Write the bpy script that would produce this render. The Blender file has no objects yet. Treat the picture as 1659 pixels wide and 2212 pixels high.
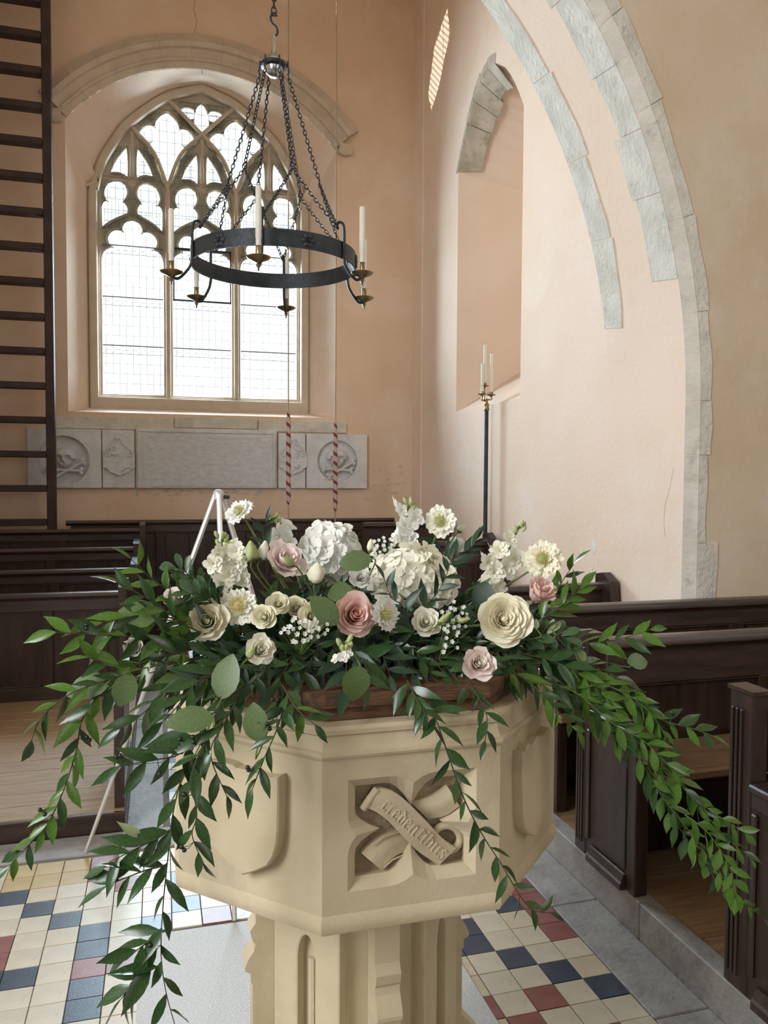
import bpy, bmesh, math, random
from math import sin, cos, pi, sqrt, radians as R, atan2, acos
from mathutils import Vector as V, Matrix, Quaternion
random.seed(7)
C = bpy.context.scene
COL = C.collection

# ------------------------------------------------------------ camera
F, W, H = 1714.8, 1659, 2212
YAW, PIT, ROL = 0.274275, 0.0438748, 0.0055618
EYE = V((0, 0, 1.6))
def _rot():
    cy, sy, cp, sp, cr, sr = cos(YAW), sin(YAW), cos(PIT), sin(PIT), cos(ROL), sin(ROL)
    A = Matrix(((cy, -sy, 0), (0, 0, -1), (sy, cy, 0)))
    P = Matrix(((1, 0, 0), (0, cp, -sp), (0, sp, cp)))
    Q = Matrix(((cr, -sr, 0), (sr, cr, 0), (0, 0, 1)))
    return Q @ P @ A
CM = _rot()
CMT = CM.transposed()
def at(px, py, Y=None, X=None, Z=None):
    """the point of the plane Y=, X= or Z= (metres) seen at that pixel of the photograph"""
    d = CMT @ V(((px - W/2)/F, (py - H/2)/F, 1.0))
    if Y is not None: t = Y/d.y
    elif X is not None: t = X/d.x
    else: t = (Z - EYE.z)/d.z
    return EYE + d*t
cd = bpy.data.cameras.new('camera'); cam = bpy.data.objects.new('camera', cd); COL.objects.link(cam)
m = Matrix((CM[0], -CM[1], -CM[2])).transposed().to_4x4(); m.translation = EYE
cam.matrix_world = m
cd.sensor_fit = 'HORIZONTAL'; cd.sensor_width = 36; cd.lens = 36*F/W; cd.clip_start = 0.05
C.camera = cam

# ------------------------------------------------------------ light
C.view_settings.view_transform = 'Standard'
try: C.view_settings.look = 'None'
except Exception: pass
C.view_settings.gamma = 1; C.view_settings.use_curve_mapping = False
C.view_settings.exposure = 0.32
w = bpy.data.worlds.new('sky'); C.world = w; w.use_nodes = True
bg = w.node_tree.nodes['Background']; bg.inputs[0].default_value = (0.93, 0.97, 1.0, 1); bg.inputs[1].default_value = 1.35
def area(name, loc, target, sx, sy, power, col=(1, 1, 1)):
    l = bpy.data.lights.new(name, 'AREA'); l.shape = 'RECTANGLE'; l.size = sx; l.size_y = sy; l.energy = power; l.color = col
    o = bpy.data.objects.new(name, l); COL.objects.link(o); o.location = loc
    o.rotation_euler = (V(target) - V(loc)).to_track_quat('-Z', 'Y').to_euler()
    return o
area('daylight_west_window', (0.43, 9.35, 3.7), (0.6, 5.0, 2.3), 2.3, 3.2, 830, (0.70, 0.85, 1.0))
area('daylight_nave_south_window', (-3.9, -0.4, 3.3), (0.5, 1.8, 1.0), 1.8, 3.2, 225, (0.96, 0.98, 1.0))
area('daylight_nave_east_window', (0.4, -5.8, 3.6), (0.6, 2, 1.6), 2.0, 3.0, 16, (1.0, 0.97, 0.92))
area('daylight_nave_north_window', (4.8, -0.5, 3.4), (1.2, 1.6, 1.0), 1.4, 2.6, 14, (1.0, 0.97, 0.9))
sp = bpy.data.lights.new('sun_beam', 'SPOT'); sp.energy = 20000; sp.spot_size = R(5); sp.spot_blend = 0.05; sp.shadow_soft_size = 0.03; sp.color = (1, 0.93, 0.8)
so = bpy.data.objects.new('sun_beam', sp); COL.objects.link(so)
SUN = V((-14.0, 5.6, 9.2)); so.location = SUN; so.rotation_euler = (V((2.615, 7.42, 5.7)) - SUN).to_track_quat('-Z', 'Y').to_euler()
C.cycles.max_bounces = 7; C.cycles.diffuse_bounces = 5; C.cycles.transparent_max_bounces = 8
C.cycles.caustics_reflective = False; C.cycles.caustics_refractive = False
C.cycles.sample_clamp_indirect = 6

# ------------------------------------------------------------ helpers
MATS = {}
def mat(name, base, rough=0.6, c2=None, scale=6, bump=0.0, bscale=40, spec=0.4, detail=5, stretch=None, metal=0.0, coat=0.0, trans=0.0, lo=0.35, hi=0.65, sss=0.0, c3=None, s3=2.0, lo3=0.55, hi3=0.75):
    mt = bpy.data.materials.new(name); mt.use_nodes = True; nt = mt.node_tree; N = nt.nodes; L = nt.links
    b = N['Principled BSDF']; b.inputs['Roughness'].default_value = rough; b.inputs['Metallic'].default_value = metal
    b.inputs['Base Color'].default_value = (*base, 1); b.inputs['Specular IOR Level'].default_value = spec
    if coat: b.inputs['Coat Weight'].default_value = coat; b.inputs['Coat Roughness'].default_value = 0.15
    tc = N.new('ShaderNodeTexCoord'); src = tc.outputs['Object']
    if stretch:
        mp = N.new('ShaderNodeMapping'); mp.inputs['Scale'].default_value = stretch; L.new(src, mp.inputs['Vector']); src = mp.outputs['Vector']
    out = None
    if c2:
        nz = N.new('ShaderNodeTexNoise'); nz.inputs['Scale'].default_value = scale; nz.inputs['Detail'].default_value = detail; L.new(src, nz.inputs['Vector'])
        rp = N.new('ShaderNodeValToRGB'); rp.color_ramp.elements[0].position = lo; rp.color_ramp.elements[1].position = hi
        rp.color_ramp.elements[0].color = (*base, 1); rp.color_ramp.elements[1].color = (*c2, 1)
        L.new(nz.outputs['Fac'], rp.inputs['Fac']); out = rp.outputs['Color']
    if c3:
        n3 = N.new('ShaderNodeTexNoise'); n3.inputs['Scale'].default_value = s3; n3.inputs['Detail'].default_value = 7; n3.inputs['Roughness'].default_value = 0.65; L.new(src, n3.inputs['Vector'])
        r3 = N.new('ShaderNodeValToRGB'); r3.color_ramp.elements[0].position = lo3; r3.color_ramp.elements[1].position = hi3
        r3.color_ramp.elements[0].color = (0, 0, 0, 1); r3.color_ramp.elements[1].color = (1, 1, 1, 1); L.new(n3.outputs['Fac'], r3.inputs['Fac'])
        mx = N.new('ShaderNodeMix'); mx.data_type = 'RGBA'; L.new(r3.outputs['Color'], mx.inputs['Factor'])
        if out: L.new(out, mx.inputs[6])
        else: mx.inputs[6].default_value = (*base, 1)
        mx.inputs[7].default_value = (*c3, 1); out = mx.outputs[2]
    if out: L.new(out, b.inputs['Base Color'])
    if bump:
        n2 = N.new('ShaderNodeTexNoise'); n2.inputs['Scale'].default_value = bscale; n2.inputs['Detail'].default_value = 6; L.new(src, n2.inputs['Vector'])
        bp = N.new('ShaderNodeBump'); bp.inputs['Strength'].default_value = bump; bp.inputs['Distance'].default_value = 0.01; L.new(n2.outputs['Fac'], bp.inputs['Height']); L.new(bp.outputs['Normal'], b.inputs['Normal'])
    if trans:
        tr = N.new('ShaderNodeBsdfTranslucent'); ms = N.new('ShaderNodeMixShader'); ms.inputs[0].default_value = trans
        if out: L.new(out, tr.inputs['Color'])
        else: tr.inputs['Color'].default_value = (*base, 1)
        L.new(b.outputs[0], ms.inputs[1]); L.new(tr.outputs[0], ms.inputs[2]); L.new(ms.outputs[0], N['Material Output'].inputs['Surface'])
    MATS[name] = mt
    return mt

class MB:
    """collects shapes and links them as one mesh object"""
    def __init__(s): s.v = []; s.f = []
    def add(s, vs, fs, mtx=None):
        o = len(s.v); s.v += [tuple(mtx @ V(p)) if mtx else tuple(p) for p in vs]; s.f += [tuple(o + i for i in f) for f in fs]; return s
    def box(s, lo, hi, bev=0.0, mtx=None):
        (x0, y0, z0), (x1, y1, z1) = lo, hi
        if bev <= 0:
            vs = [(x, y, z) for x in (x0, x1) for y in (y0, y1) for z in (z0, z1)]
            return s.add(vs, [(0, 1, 3, 2), (4, 6, 7, 5), (0, 4, 5, 1), (2, 3, 7, 6), (0, 2, 6, 4), (1, 5, 7, 3)], mtx)
        bm = bmesh.new(); bmesh.ops.create_cube(bm, size=1)
        for q in bm.verts: q.co = V(((x0+x1)/2 + q.co.x*(x1-x0), (y0+y1)/2 + q.co.y*(y1-y0), (z0+z1)/2 + q.co.z*(z1-z0)))
        bmesh.ops.bevel(bm, geom=bm.edges[:], offset=bev, segments=1, affect='EDGES', profile=0.7)
        bm.verts.index_update()
        s.add([q.co[:] for q in bm.verts], [[q.index for q in f.verts] for f in bm.faces], mtx); bm.free(); return s
    def tube(s, pts, r, n=6, cap=True, closed=False):
        pts = [V(p) for p in pts]; k = len(pts); rr = r if isinstance(r, (list, tuple)) else [r]*k
        o = len(s.v); up = None
        for i, p in enumerate(pts):
            a = pts[(i-1) % k] if (closed or i > 0) else p; b = pts[(i+1) % k] if (closed or i < k-1) else p
            t = (b - a).normalized() if (b - a).length > 1e-9 else V((0, 0, 1))
            if up is None:
                up = t.orthogonal().normalized()
            up = (up - t*up.dot(t));
            up = up.normalized() if up.length > 1e-6 else t.orthogonal().normalized()
            sd = t.cross(up)
            for j in range(n):
                a_ = 2*pi*j/n; s.v.append(tuple(p + (up*cos(a_) + sd*sin(a_))*rr[i]))
        for i in range(k if closed else k-1):
            for j in range(n):
                a0 = o + i*n + j; a1 = o + i*n + (j+1) % n; b0 = o + ((i+1) % k)*n + j; b1 = o + ((i+1) % k)*n + (j+1) % n
                s.f.append((a0, a1, b1, b0))
        if cap and not closed:
            s.f.append(tuple(o + j for j in range(n))[::-1]); s.f.append(tuple(o + (k-1)*n + j for j in range(n)))
        return s
    def lathe(s, prof, n=16, mtx=None, cap=True):
        vs = []; fs = []; k = len(prof)
        for (r, z) in prof:
            for j in range(n): a = 2*pi*j/n; vs.append((r*cos(a), r*sin(a), z))
        for i in range(k-1):
            for j in range(n): fs.append((i*n+j, i*n+(j+1) % n, (i+1)*n+(j+1) % n, (i+1)*n+j))
        if cap: fs.append(tuple(range(n))[::-1]); fs.append(tuple((k-1)*n + j for j in range(n)))
        return s.add(vs, fs, mtx)
    def grid(s, fn, nu, nv):
        o = len(s.v)
        for i in range(nu+1):
            for j in range(nv+1): s.v.append(tuple(fn(i/nu, j/nv)))
        for i in range(nu):
            for j in range(nv):
                a = o + i*(nv+1) + j; s.f.append((a, a + nv + 1, a + nv + 2, a + 1))
        return s
    def slab(s, fn, nu, nv, off):
        """a curved patch with thickness: fn(u,v)->point, off = vector or fn(u,v)->vector to the back side"""
        o = len(s.v); s.grid(fn, nu, nv); n = (nu+1)*(nv+1)
        s.grid((lambda u, v: V(fn(u, v)) + (off(u, v) if callable(off) else V(off))), nu, nv)
        ring = [i*(nv+1) for i in range(nu+1)] + [nu*(nv+1)+j for j in range(1, nv+1)] + [i*(nv+1)+nv for i in range(nu-1, -1, -1)] + [j for j in range(nv-1, 0, -1)]
        for a, b in zip(ring, ring[1:] + ring[:1]): s.f.append((o+a, o+a+n, o+b+n, o+b))
        return s
    def prism(s, poly, d, mtx=None):
        """polygon (list of 2D or 3D pts) extruded by vector d"""
        n = len(poly); P = [V((p[0], p[1], p[2] if len(p) > 2 else 0)) for p in poly]; d = V(d)
        return s.add([p[:] for p in P] + [(p + d)[:] for p in P], [tuple(range(n))[::-1], tuple(range(n, 2*n))] + [(i, (i+1) % n, (i+1) % n + n, i + n) for i in range(n)], mtx)
    def mesh(s, name, m, smooth=None):
        me = bpy.data.meshes.new(name); me.from_pydata(s.v, [], s.f); me.update()
        bm = bmesh.new(); bm.from_mesh(me); bmesh.ops.recalc_face_normals(bm, faces=bm.faces[:]); bm.to_mesh(me); bm.free()
        if m: me.materials.append(m)
        if smooth is not None:
            me.shade_smooth()
            if smooth < 170: me.set_sharp_from_angle(angle=R(smooth))
        return me
    def build(s, name, m, parent=None, smooth=None):
        return link(name, s.mesh(name, m, smooth), parent)
def link(name, data, parent=None, mtx=None):
    o = bpy.data.objects.new(name, data); COL.objects.link(o)
    if parent: o.parent = parent
    if mtx is not None: o.matrix_local = mtx
    return o
def thing(name, label, cat, loc=(0, 0, 0), group=None, rz=0):
    o = link(name, None); o.location = loc; o.rotation_euler.z = rz; o.empty_display_size = 0.05
    return tag(o, label, cat, group)
def tag(o, label, cat, group=None):
    o['label'] = label; o['category'] = cat
    if group: o['group'] = group
    return o
def struct(o): o['kind'] = 'structure'; return o
def stuff(o): o['kind'] = 'stuff'; return o
def catmull(pts, n=6):
    pts = [V(p) for p in pts]; out = []
    for i in range(len(pts)-1):
        p0 = pts[max(i-1, 0)]; p1 = pts[i]; p2 = pts[i+1]; p3 = pts[min(i+2, len(pts)-1)]
        for k in range(n):
            t = k/n; out.append(0.5*((2*p1) + (p2-p0)*t + (2*p0-5*p1+4*p2-p3)*t*t + (3*p1-p0-3*p2+p3)*t**3))
    return out + [pts[-1]]
def curve_plate(name, outlines, depth, bev, m, y, parent=None):
    """a flat plate in the plane Y=y cut out by closed outlines [(x,z)...] (first = outer, others = holes), chamfered"""
    cu = bpy.data.curves.new(name, 'CURVE'); cu.dimensions = '2D'; cu.fill_mode = 'BOTH'; cu.extrude = depth/2 - bev; cu.bevel_depth = bev; cu.offset = -bev; cu.bevel_resolution = 1
    for ol in outlines:
        sp_ = cu.splines.new('POLY'); sp_.points.add(len(ol)-1); sp_.use_cyclic_u = True
        for p, q in zip(sp_.points, ol): p.co = (q[0], q[1], 0, 1)
    t = bpy.data.objects.new(name, cu); COL.objects.link(t)
    dg = bpy.context.evaluated_depsgraph_get(); me = bpy.data.meshes.new_from_object(t.evaluated_get(dg)); bpy.data.objects.remove(t); bpy.data.curves.remove(cu)
    me.transform(Matrix.Translation((0, y, 0)) @ Matrix.Rotation(pi/2, 4, 'X')); me.materials.clear(); me.materials.append(m); me.name = name
    me.shade_smooth(); me.set_sharp_from_angle(angle=R(30))
    return link(name, me, parent)
def fill_sheet(name, outlines, m, tf, parent=None):
    """a flat sheet with holes; tf maps (a,b)->3D"""
    bm = bmesh.new()
    for ol in outlines:
        vs = [bm.verts.new((a, b, 0)) for a, b in ol]
        for i in range(len(vs)): bm.edges.new((vs[i], vs[(i+1) % len(vs)]))
    bmesh.ops.triangle_fill(bm, use_beauty=True, edges=bm.edges[:])
    for q in bm.verts: q.co = V(tf(q.co.x, q.co.y))
    me = bpy.data.meshes.new(name); bm.to_mesh(me); bm.free(); me.materials.append(m)
    return link(name, me, parent)

# ------------------------------------------------------------ materials
plaster = mat('apricot_plaster', (0.72, 0.53, 0.385), 0.85, (0.77, 0.59, 0.44), 1.6, 0.25, 30, 0.2, c3=(0.80, 0.66, 0.53), s3=1.1, lo3=0.5, hi3=0.75)
plaster_r = mat('daylit_apricot_plaster', (0.78, 0.615, 0.475), 0.85, (0.82, 0.66, 0.55), 1.4, 0.22, 30, 0.2, c3=(0.84, 0.74, 0.66), s3=0.9, lo3=0.5, hi3=0.75)  # paler copy of the wall plaster, blue daylight put into the colour
plaster_n = mat('dimmed_buff_plaster', (0.58, 0.465, 0.325), 0.85, (0.64, 0.53, 0.40), 1.6, 0.3, 24, 0.2, c3=(0.66, 0.57, 0.47), s3=1.3, lo3=0.52, hi3=0.7)  # darker copy of the wall plaster, weaker light put into the colour
flake = mat('bare_white_plaster', (0.80, 0.78, 0.74), 0.9, (0.70, 0.64, 0.56), 9, 0.3, 60, 0.2)
stone_g = mat('grey_limestone', (0.58, 0.55, 0.48), 0.85, (0.70, 0.67, 0.60), 7, 0.9, 38, 0.2, c3=(0.42, 0.39, 0.33), s3=9, lo3=0.58, hi3=0.75)
stone_d = mat('weathered_limestone', (0.42, 0.37, 0.29), 0.9, (0.56, 0.50, 0.41), 9, 0.8, 40, 0.2, c3=(0.20, 0.18, 0.15), s3=8, lo3=0.52, hi3=0.72)
stone_w = mat('window_stone', (0.56, 0.47, 0.37), 0.85, (0.63, 0.54, 0.43), 6, 0.4, 50, 0.2)
stone_m = mat('memorial_stone', (0.63, 0.63, 0.63), 0.85, (0.73, 0.73, 0.73), 10, 0.8, 70, 0.2)
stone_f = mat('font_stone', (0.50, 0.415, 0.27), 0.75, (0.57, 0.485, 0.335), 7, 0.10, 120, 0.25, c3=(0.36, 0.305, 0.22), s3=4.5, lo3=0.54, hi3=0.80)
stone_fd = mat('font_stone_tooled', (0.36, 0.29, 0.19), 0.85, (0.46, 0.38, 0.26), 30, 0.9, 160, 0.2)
stone_k = mat('kerb_stone', (0.235, 0.22, 0.21), 0.6, (0.32, 0.305, 0.29), 7, 0.5, 45, 0.35, c3=(0.15, 0.14, 0.135), s3=6, lo3=0.55, hi3=0.75)
granite = mat('speckled_slab', (0.46, 0.45, 0.43), 0.45, (0.58, 0.57, 0.55), 160, 0.3, 200, 0.4, detail=2)
wood_d = mat('dark_pew_wood', (0.024, 0.0120, 0.0085), 0.32, (0.048, 0.025, 0.018), 3, 0.25, 60, 0.5, stretch=(8, 8, 1), coat=0.15)
wood_x = mat('dark_rail_wood', (0.024, 0.0120, 0.0085), 0.28, (0.054, 0.028, 0.019), 3, 0.25, 60, 0.5, stretch=(1, 8, 8), coat=0.2)
wood_o = mat('oak_floorboard', (0.24, 0.155, 0.085), 0.45, (0.38, 0.26, 0.15), 4, 0.4, 50, 0.4, stretch=(1.2, 14, 14), lo=0.3, hi=0.7)
wood_s = mat('pew_seat_oak', (0.17, 0.10, 0.055), 0.4, (0.26, 0.165, 0.09), 3, 0.3, 50, 0.4, stretch=(1.2, 14, 14))
wood_l = mat('font_lid_oak', (0.085, 0.040, 0.022), 0.5, (0.19, 0.095, 0.046), 4, 0.6, 40, 0.35, stretch=(1.5, 12, 12), c3=(0.06, 0.03, 0.02), s3=5, lo3=0.55, hi3=0.75)
wood_t = mat('ladder_wood', (0.040, 0.024, 0.023), 0.6, (0.062, 0.040, 0.038), 5, 0.3, 40, 0.3)
iron = mat('blackened_iron', (0.018, 0.024, 0.030), 0.5, (0.035, 0.042, 0.050), 12, 0.3, 60, 0.5, metal=0.3)
brass = mat('dull_brass', (0.33, 0.25, 0.13), 0.32, (0.20, 0.15, 0.085), 14, 0.1, 60, 0.5, metal=0.85)
steel = mat('polished_steel', (0.45, 0.44, 0.42), 0.25, metal=0.9)
wax = mat('candle_wax', (0.83, 0.80, 0.71), 0.45, trans=0.15)
lead = mat('lead_came', (0.22, 0.22, 0.22), 0.6)
alum = mat('silver_easel_metal', (0.68, 0.68, 0.66), 0.32, metal=0.55)
rope_m = mat('hemp_rope', (0.42, 0.34, 0.27), 0.9, (0.32, 0.25, 0.2), 60)
grout = mat('tile_bed', (0.16, 0.14, 0.12), 0.9)
t_cream = mat('cream_tile', (0.48, 0.42, 0.32), 0.36, (0.56, 0.50, 0.395), 8, 0.04, 120, 0.4, c3=(0.34, 0.29, 0.22), s3=45, lo3=0.58, hi3=0.74)
t_tan = mat('tan_tile', (0.47, 0.39, 0.27), 0.36, (0.53, 0.45, 0.32), 8, 0.04, 120, 0.4)
t_ochre = mat('ochre_tile', (0.40, 0.28, 0.11), 0.4, (0.46, 0.34, 0.16), 8, 0.04, 120, 0.4)
t_red = mat('red_tile', (0.20, 0.065, 0.055), 0.34, (0.25, 0.09, 0.075), 12, 0.04, 120, 0.4)
t_blue = mat('blue_black_tile', (0.030, 0.040, 0.062), 0.34, (0.045, 0.056, 0.080), 12, 0.04, 120, 0.4)
def sally_mat():
    mt = bpy.data.materials.new('striped_sally'); mt.use_nodes = True; N = mt.node_tree.nodes; L = mt.node_tree.links
    b = N['Principled BSDF']; b.inputs['Roughness'].default_value = 0.95
    tc = N.new('ShaderNodeTexCoord'); sx = N.new('ShaderNodeSeparateXYZ'); L.new(tc.outputs['Object'], sx.inputs[0])
    an = N.new('ShaderNodeMath'); an.operation = 'ARCTAN2'; L.new(sx.outputs['Y'], an.inputs[0]); L.new(sx.outputs['X'], an.inputs[1])
    k = N.new('ShaderNodeMath'); k.operation = 'MULTIPLY_ADD'; k.inputs[1].default_value = 1/(2*pi); L.new(an.outputs[0], k.inputs[0])
    zz = N.new('ShaderNodeMath'); zz.operation = 'MULTIPLY'; zz.inputs[1].default_value = 11.5; L.new(sx.outputs['Z'], zz.inputs[0]); L.new(zz.outputs[0], k.inputs[2])
    fr = N.new('ShaderNodeMath'); fr.operation = 'FRACT'; L.new(k.outputs[0], fr.inputs[0])
    gt = N.new('ShaderNodeMath'); gt.operation = 'GREATER_THAN'; gt.inputs[1].default_value = 0.62; L.new(fr.outputs[0], gt.inputs[0])
    mx = N.new('ShaderNodeMix'); mx.data_type = 'RGBA'; L.new(gt.outputs[0], mx.inputs['Factor']); mx.inputs[6].default_value = (0.46, 0.38, 0.32, 1); mx.inputs[7].default_value = (0.20, 0.045, 0.05, 1)
    L.new(mx.outputs[2], b.inputs['Base Color']); return mt
sally = sally_mat()
def glass_mat():
    mt = bpy.data.materials.new('window_glass'); mt.use_nodes = True; N = mt.node_tree.nodes; L = mt.node_tree.links
    N.remove(N['Principled BSDF']); t = N.new('ShaderNodeBsdfTransparent'); t.inputs[0].default_value = (0.93, 0.96, 0.95, 1); g = N.new('ShaderNodeBsdfGlossy'); g.inputs['Roughness'].default_value = 0.15
    fz = N.new('ShaderNodeFresnel'); fz.inputs[0].default_value = 1.3; x = N.new('ShaderNodeMixShader'); L.new(fz.outputs[0], x.inputs[0]); L.new(t.outputs[0], x.inputs[1]); L.new(g.outputs[0], x.inputs[2]); L.new(x.outputs[0], N['Material Output'].inputs['Surface']); return mt
glass = glass_mat()
lf_dark = mat('ruscus_leaf', (0.024, 0.060, 0.018), 0.24, (0.040, 0.088, 0.026), 20, 0.0, spec=0.5, trans=0.14)
lf_mid = mat('bright_ruscus_leaf', (0.062, 0.140, 0.020), 0.24, (0.098, 0.190, 0.030), 20, 0.0, spec=0.5, trans=0.22)
lf_euc = mat('eucalyptus_leaf', (0.088, 0.138, 0.048), 0.40, (0.118, 0.172, 0.066), 16, spec=0.4, trans=0.14)
lf_pit = mat('pittosporum_leaf', (0.050, 0.105, 0.040), 0.35, (0.075, 0.135, 0.055), 20, spec=0.5, trans=0.15)
lf_deep = mat('deep_green_leaf', (0.016, 0.040, 0.020), 0.38, (0.026, 0.058, 0.028), 16, spec=0.45, trans=0.08)
lf_pale = mat('pale_leaf_underside', (0.27, 0.33, 0.17), 0.5, trans=0.2)
stem_m = mat('brown_stem', (0.055, 0.050, 0.022), 0.6)
stem_g = mat('green_stem', (0.14, 0.20, 0.055), 0.5, trans=0.1)
p_white = mat('white_petal', (0.88, 0.88, 0.83), 0.6, trans=0.25, spec=0.25)
p_ivory = mat('ivory_petal', (0.88, 0.86, 0.74), 0.6, trans=0.25, spec=0.25)
p_cream = mat('cream_petal', (0.90, 0.84, 0.63), 0.6, (0.92, 0.89, 0.75), 12, trans=0.25, spec=0.25)
p_yellow = mat('yellow_green_petal', (0.85, 0.82, 0.63), 0.6, trans=0.2, spec=0.25)
p_blush = mat('blush_petal', (0.86, 0.71, 0.67), 0.6, (0.88, 0.79, 0.75), 14, trans=0.25, spec=0.25)
p_pink = mat('peach_pink_petal', (0.84, 0.47, 0.41), 0.6, (0.87, 0.60, 0.53), 14, trans=0.25, spec=0.25)
p_rose = mat('soft_rose_petal', (0.86, 0.60, 0.55), 0.6, (0.88, 0.70, 0.64), 14, trans=0.25, spec=0.25)
p_green = mat('green_bud', (0.36, 0.44, 0.16), 0.6, (0.55, 0.58, 0.30), 20, trans=0.2)
p_stamen = mat('yellow_stamen', (0.62, 0.55, 0.24), 0.7)
berry_m = mat('dark_berry', (0.02, 0.02, 0.015), 0.3)
foam_m = mat('floral_foam', (0.02, 0.04, 0.02), 0.9)
#@@PARTS
# ------------------------------------------------------------ the room
D, XR, XL, YN, YF = 8.2, 2.615, -1.75, 3.546, 4.298
XM = (XR + XL)/2
CEIL = 7.2
# pointed arch between nave and tower: near and far arrises, right half by angle parameter t 0..1 (springing to apex)
def arch_half(R_, z0, off=0.0):
    cx = XR - R_; half = XR - XM; a1 = acos(min(1, (XM - cx)/(R_ + off)))
    def f(t):
        a = a1*t; return (cx + (R_ + off)*cos(a), z0 + (R_ + off)*sin(a))
    return f
near_h, far_h = arch_half(3.29, 2.0), arch_half(3.24, 2.12)
def soffit(t, v, off=0.0):
    """t<0 runs down the jamb (metres below the springing), v 0 = near arris, 1 = far arris"""
    if t <= 0: n, f = (XR, 2.0 + t), (XR, 2.12 + t)
    else: n, f = near_h(t), far_h(t)
    x = n[0] + (f[0]-n[0])*v; z = n[1] + (f[1]-n[1])*v
    a = 0 if t <= 0 else atan2(z - 2.05, x - (XR - 3.27))
    return V((x - off*cos(a), YN + (YF - YN)*v, z - off*sin(a)))
def front_arc(t, off):
    if t <= 0: return (XR + off, 2.0 + t)
    f = arch_half(3.29, 2.0, off); return f(t)
# back wall with the window opening
xc, rc, zc_ = 0.46, 1.67, 3.93
hw = 1.31
a_sp = math.asin(hw/rc)
rear = [(xc + rc*sin(a_sp*(1 - 2*i/28)), zc_ + rc*cos(a_sp*(1 - 2*i/28))) for i in range(29)]
zsill = 2.215
opening = [(xc + hw, zsill)] + rear + [(xc - hw, zsill)]
wall_back = struct(fill_sheet('wall_back', [[(XL, -0.2), (XR, -0.2), (XR, CEIL), (XL, CEIL)], opening], plaster, lambda a, b: (a, D, b)))
YW, YG = 8.55, 8.62
def T(zx, zy): p = at(180 + zx/3.318, 180 + zy/3.318, Y=YW); return (p.x, p.z)
XC = 0.434
inner = [T(*p) for p in ((98, 900), (110, 760), (160, 580), (250, 430), (355, 300), (600, 130), (760, 85))]
def half_line(pts, apex):
    pts = [V((p[0], p[1], 0)) for p in pts] + [V((XC, apex, 0))]; return [(q.x, q.y) for q in catmull(pts, 4)]
hl_ = half_line([(inner[0][0], 2.40)] + inner, T(850, 66)[1])
hl_[0] = (inner[0][0], 2.40)
def mirror_close(h): return h + [(2*XC - x, z) for x, z in h[:-1][::-1]]
inner_line = mirror_close(hl_)
def offs(h, d):
    out = []
    for i, p in enumerate(h):
        a = V(h[max(i-1, 0)]); b = V(h[min(i+1, len(h)-1)]); t = (b - a).normalized(); out.append((p[0] - t.y*d, p[1] + t.x*d))
    return out
def grow(h, d):
    o = offs(h, d); o[-1] = (XC, h[-1][1] + d*1.05); o[0] = (h[0][0] - d, h[0][1]); return o
outer_h = grow(hl_, 0.085); outer_h[0] = (outer_h[0][0], 2.25)
outer_line = mirror_close(outer_h)
rv = MB()          # splayed reveal between wall face and window
def rs(k, n):
    def f(u):
        j = u*(n-1); i = min(int(j), n-2); q = j - i; return V(k[i])*(1-q) + V(k[i+1])*q
    return f
jr = [(xc + hw, zsill)] + rear + [(xc - hw, zsill)]
ol2 = outer_line[::-1]
def resample(pl, n):
    d = [0]
    for a, b in zip(pl, pl[1:]): d.append(d[-1] + (V(b) - V(a)).length)
    out = []
    for i in range(n):
        t = d[-1]*i/(n-1); j = 0
        while j < len(d)-2 and d[j+1] < t: j += 1
        q = (t - d[j])/max(d[j+1]-d[j], 1e-9); out.append(tuple(V(pl[j])*(1-q) + V(pl[j+1])*q))
    return out
def split3(pl, zs):  # jamb / arch / jamb resampled separately so the corners correspond
    i0 = next(i for i, p in enumerate(pl) if p[1] >= zs); i1 = len(pl) - 1 - next(i for i, p in enumerate(pl[::-1]) if p[1] >= zs)
    return resample(pl[:i0+1], 6)[:-1] + resample(pl[i0:i1+1], 40) + resample(pl[i1:], 6)[1:]
A_ = split3(jr, 4.9); B_ = split3(ol2, 4.45)
rv.grid(lambda u, v: (lambda i: (A_[i][0]*(1-v) + B_[i][0]*v, D + (YW + 0.03 - D)*v, A_[i][1]*(1-v) + B_[i][1]*v))(round(u*(len(A_)-1))), len(A_)-1, 2)
rv.add([(xc - hw, D, zsill), (xc + hw, D, zsill), (B_[0][0], YW + 0.03, 2.29), (B_[-1][0], YW + 0.03, 2.29)], [(0, 1, 2, 3)])
rv.build('window_reveal', plaster_r, wall_back, smooth=40)
# window: tracery plate
def seg(pts, n=4):   # smooth run between two cusps
    return [(p.x, p.y) for p in catmull([V((x, y, 0)) for x, y in pts], n)]
def shape(*runs): 
    out = []
    for r in runs:
        s_ = seg([T(*p) for p in r]) if len(r) > 2 else [T(*p) for p in r]
        out += s_ if not out or (V(out[-1]) - V(s_[0])).length > 1e-4 else s_[1:]
    if (V(out[0]) - V(out[-1])).length < 1e-4: out.pop()
    return out
holes = []
lb = [(at(222, 847, Y=YW).x, at(353, 851, Y=YW).x), (at(376, 853, Y=YW).x, at(500, 857, Y=YW).x), (at(523, 858, Y=YW).x, at(641, 862, Y=YW).x)]
zb = 2.445
lc = [(a + b)/2 for a, b in lb]; lc = [lc[1] + (lc[2]-lc[0])/2*k for k in (-1, 0, 1)]; lc[1] = XC; lc[0] = XC - 0.694; lc[2] = XC + 0.694
c0 = T(345, 0)[0]
head = shape([(133, 1290), (135, 1235), (150, 1190), (190, 1165), (235, 1166)], [(235, 1166), (195, 1140), (178, 1095), (205, 1050), (250, 1040), (297, 1058)], [(297, 1058), (285, 1020), (305, 985), (347, 972)])
u0 = head[0]
HB = []          # head points as offsets from the light centre, left half
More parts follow.
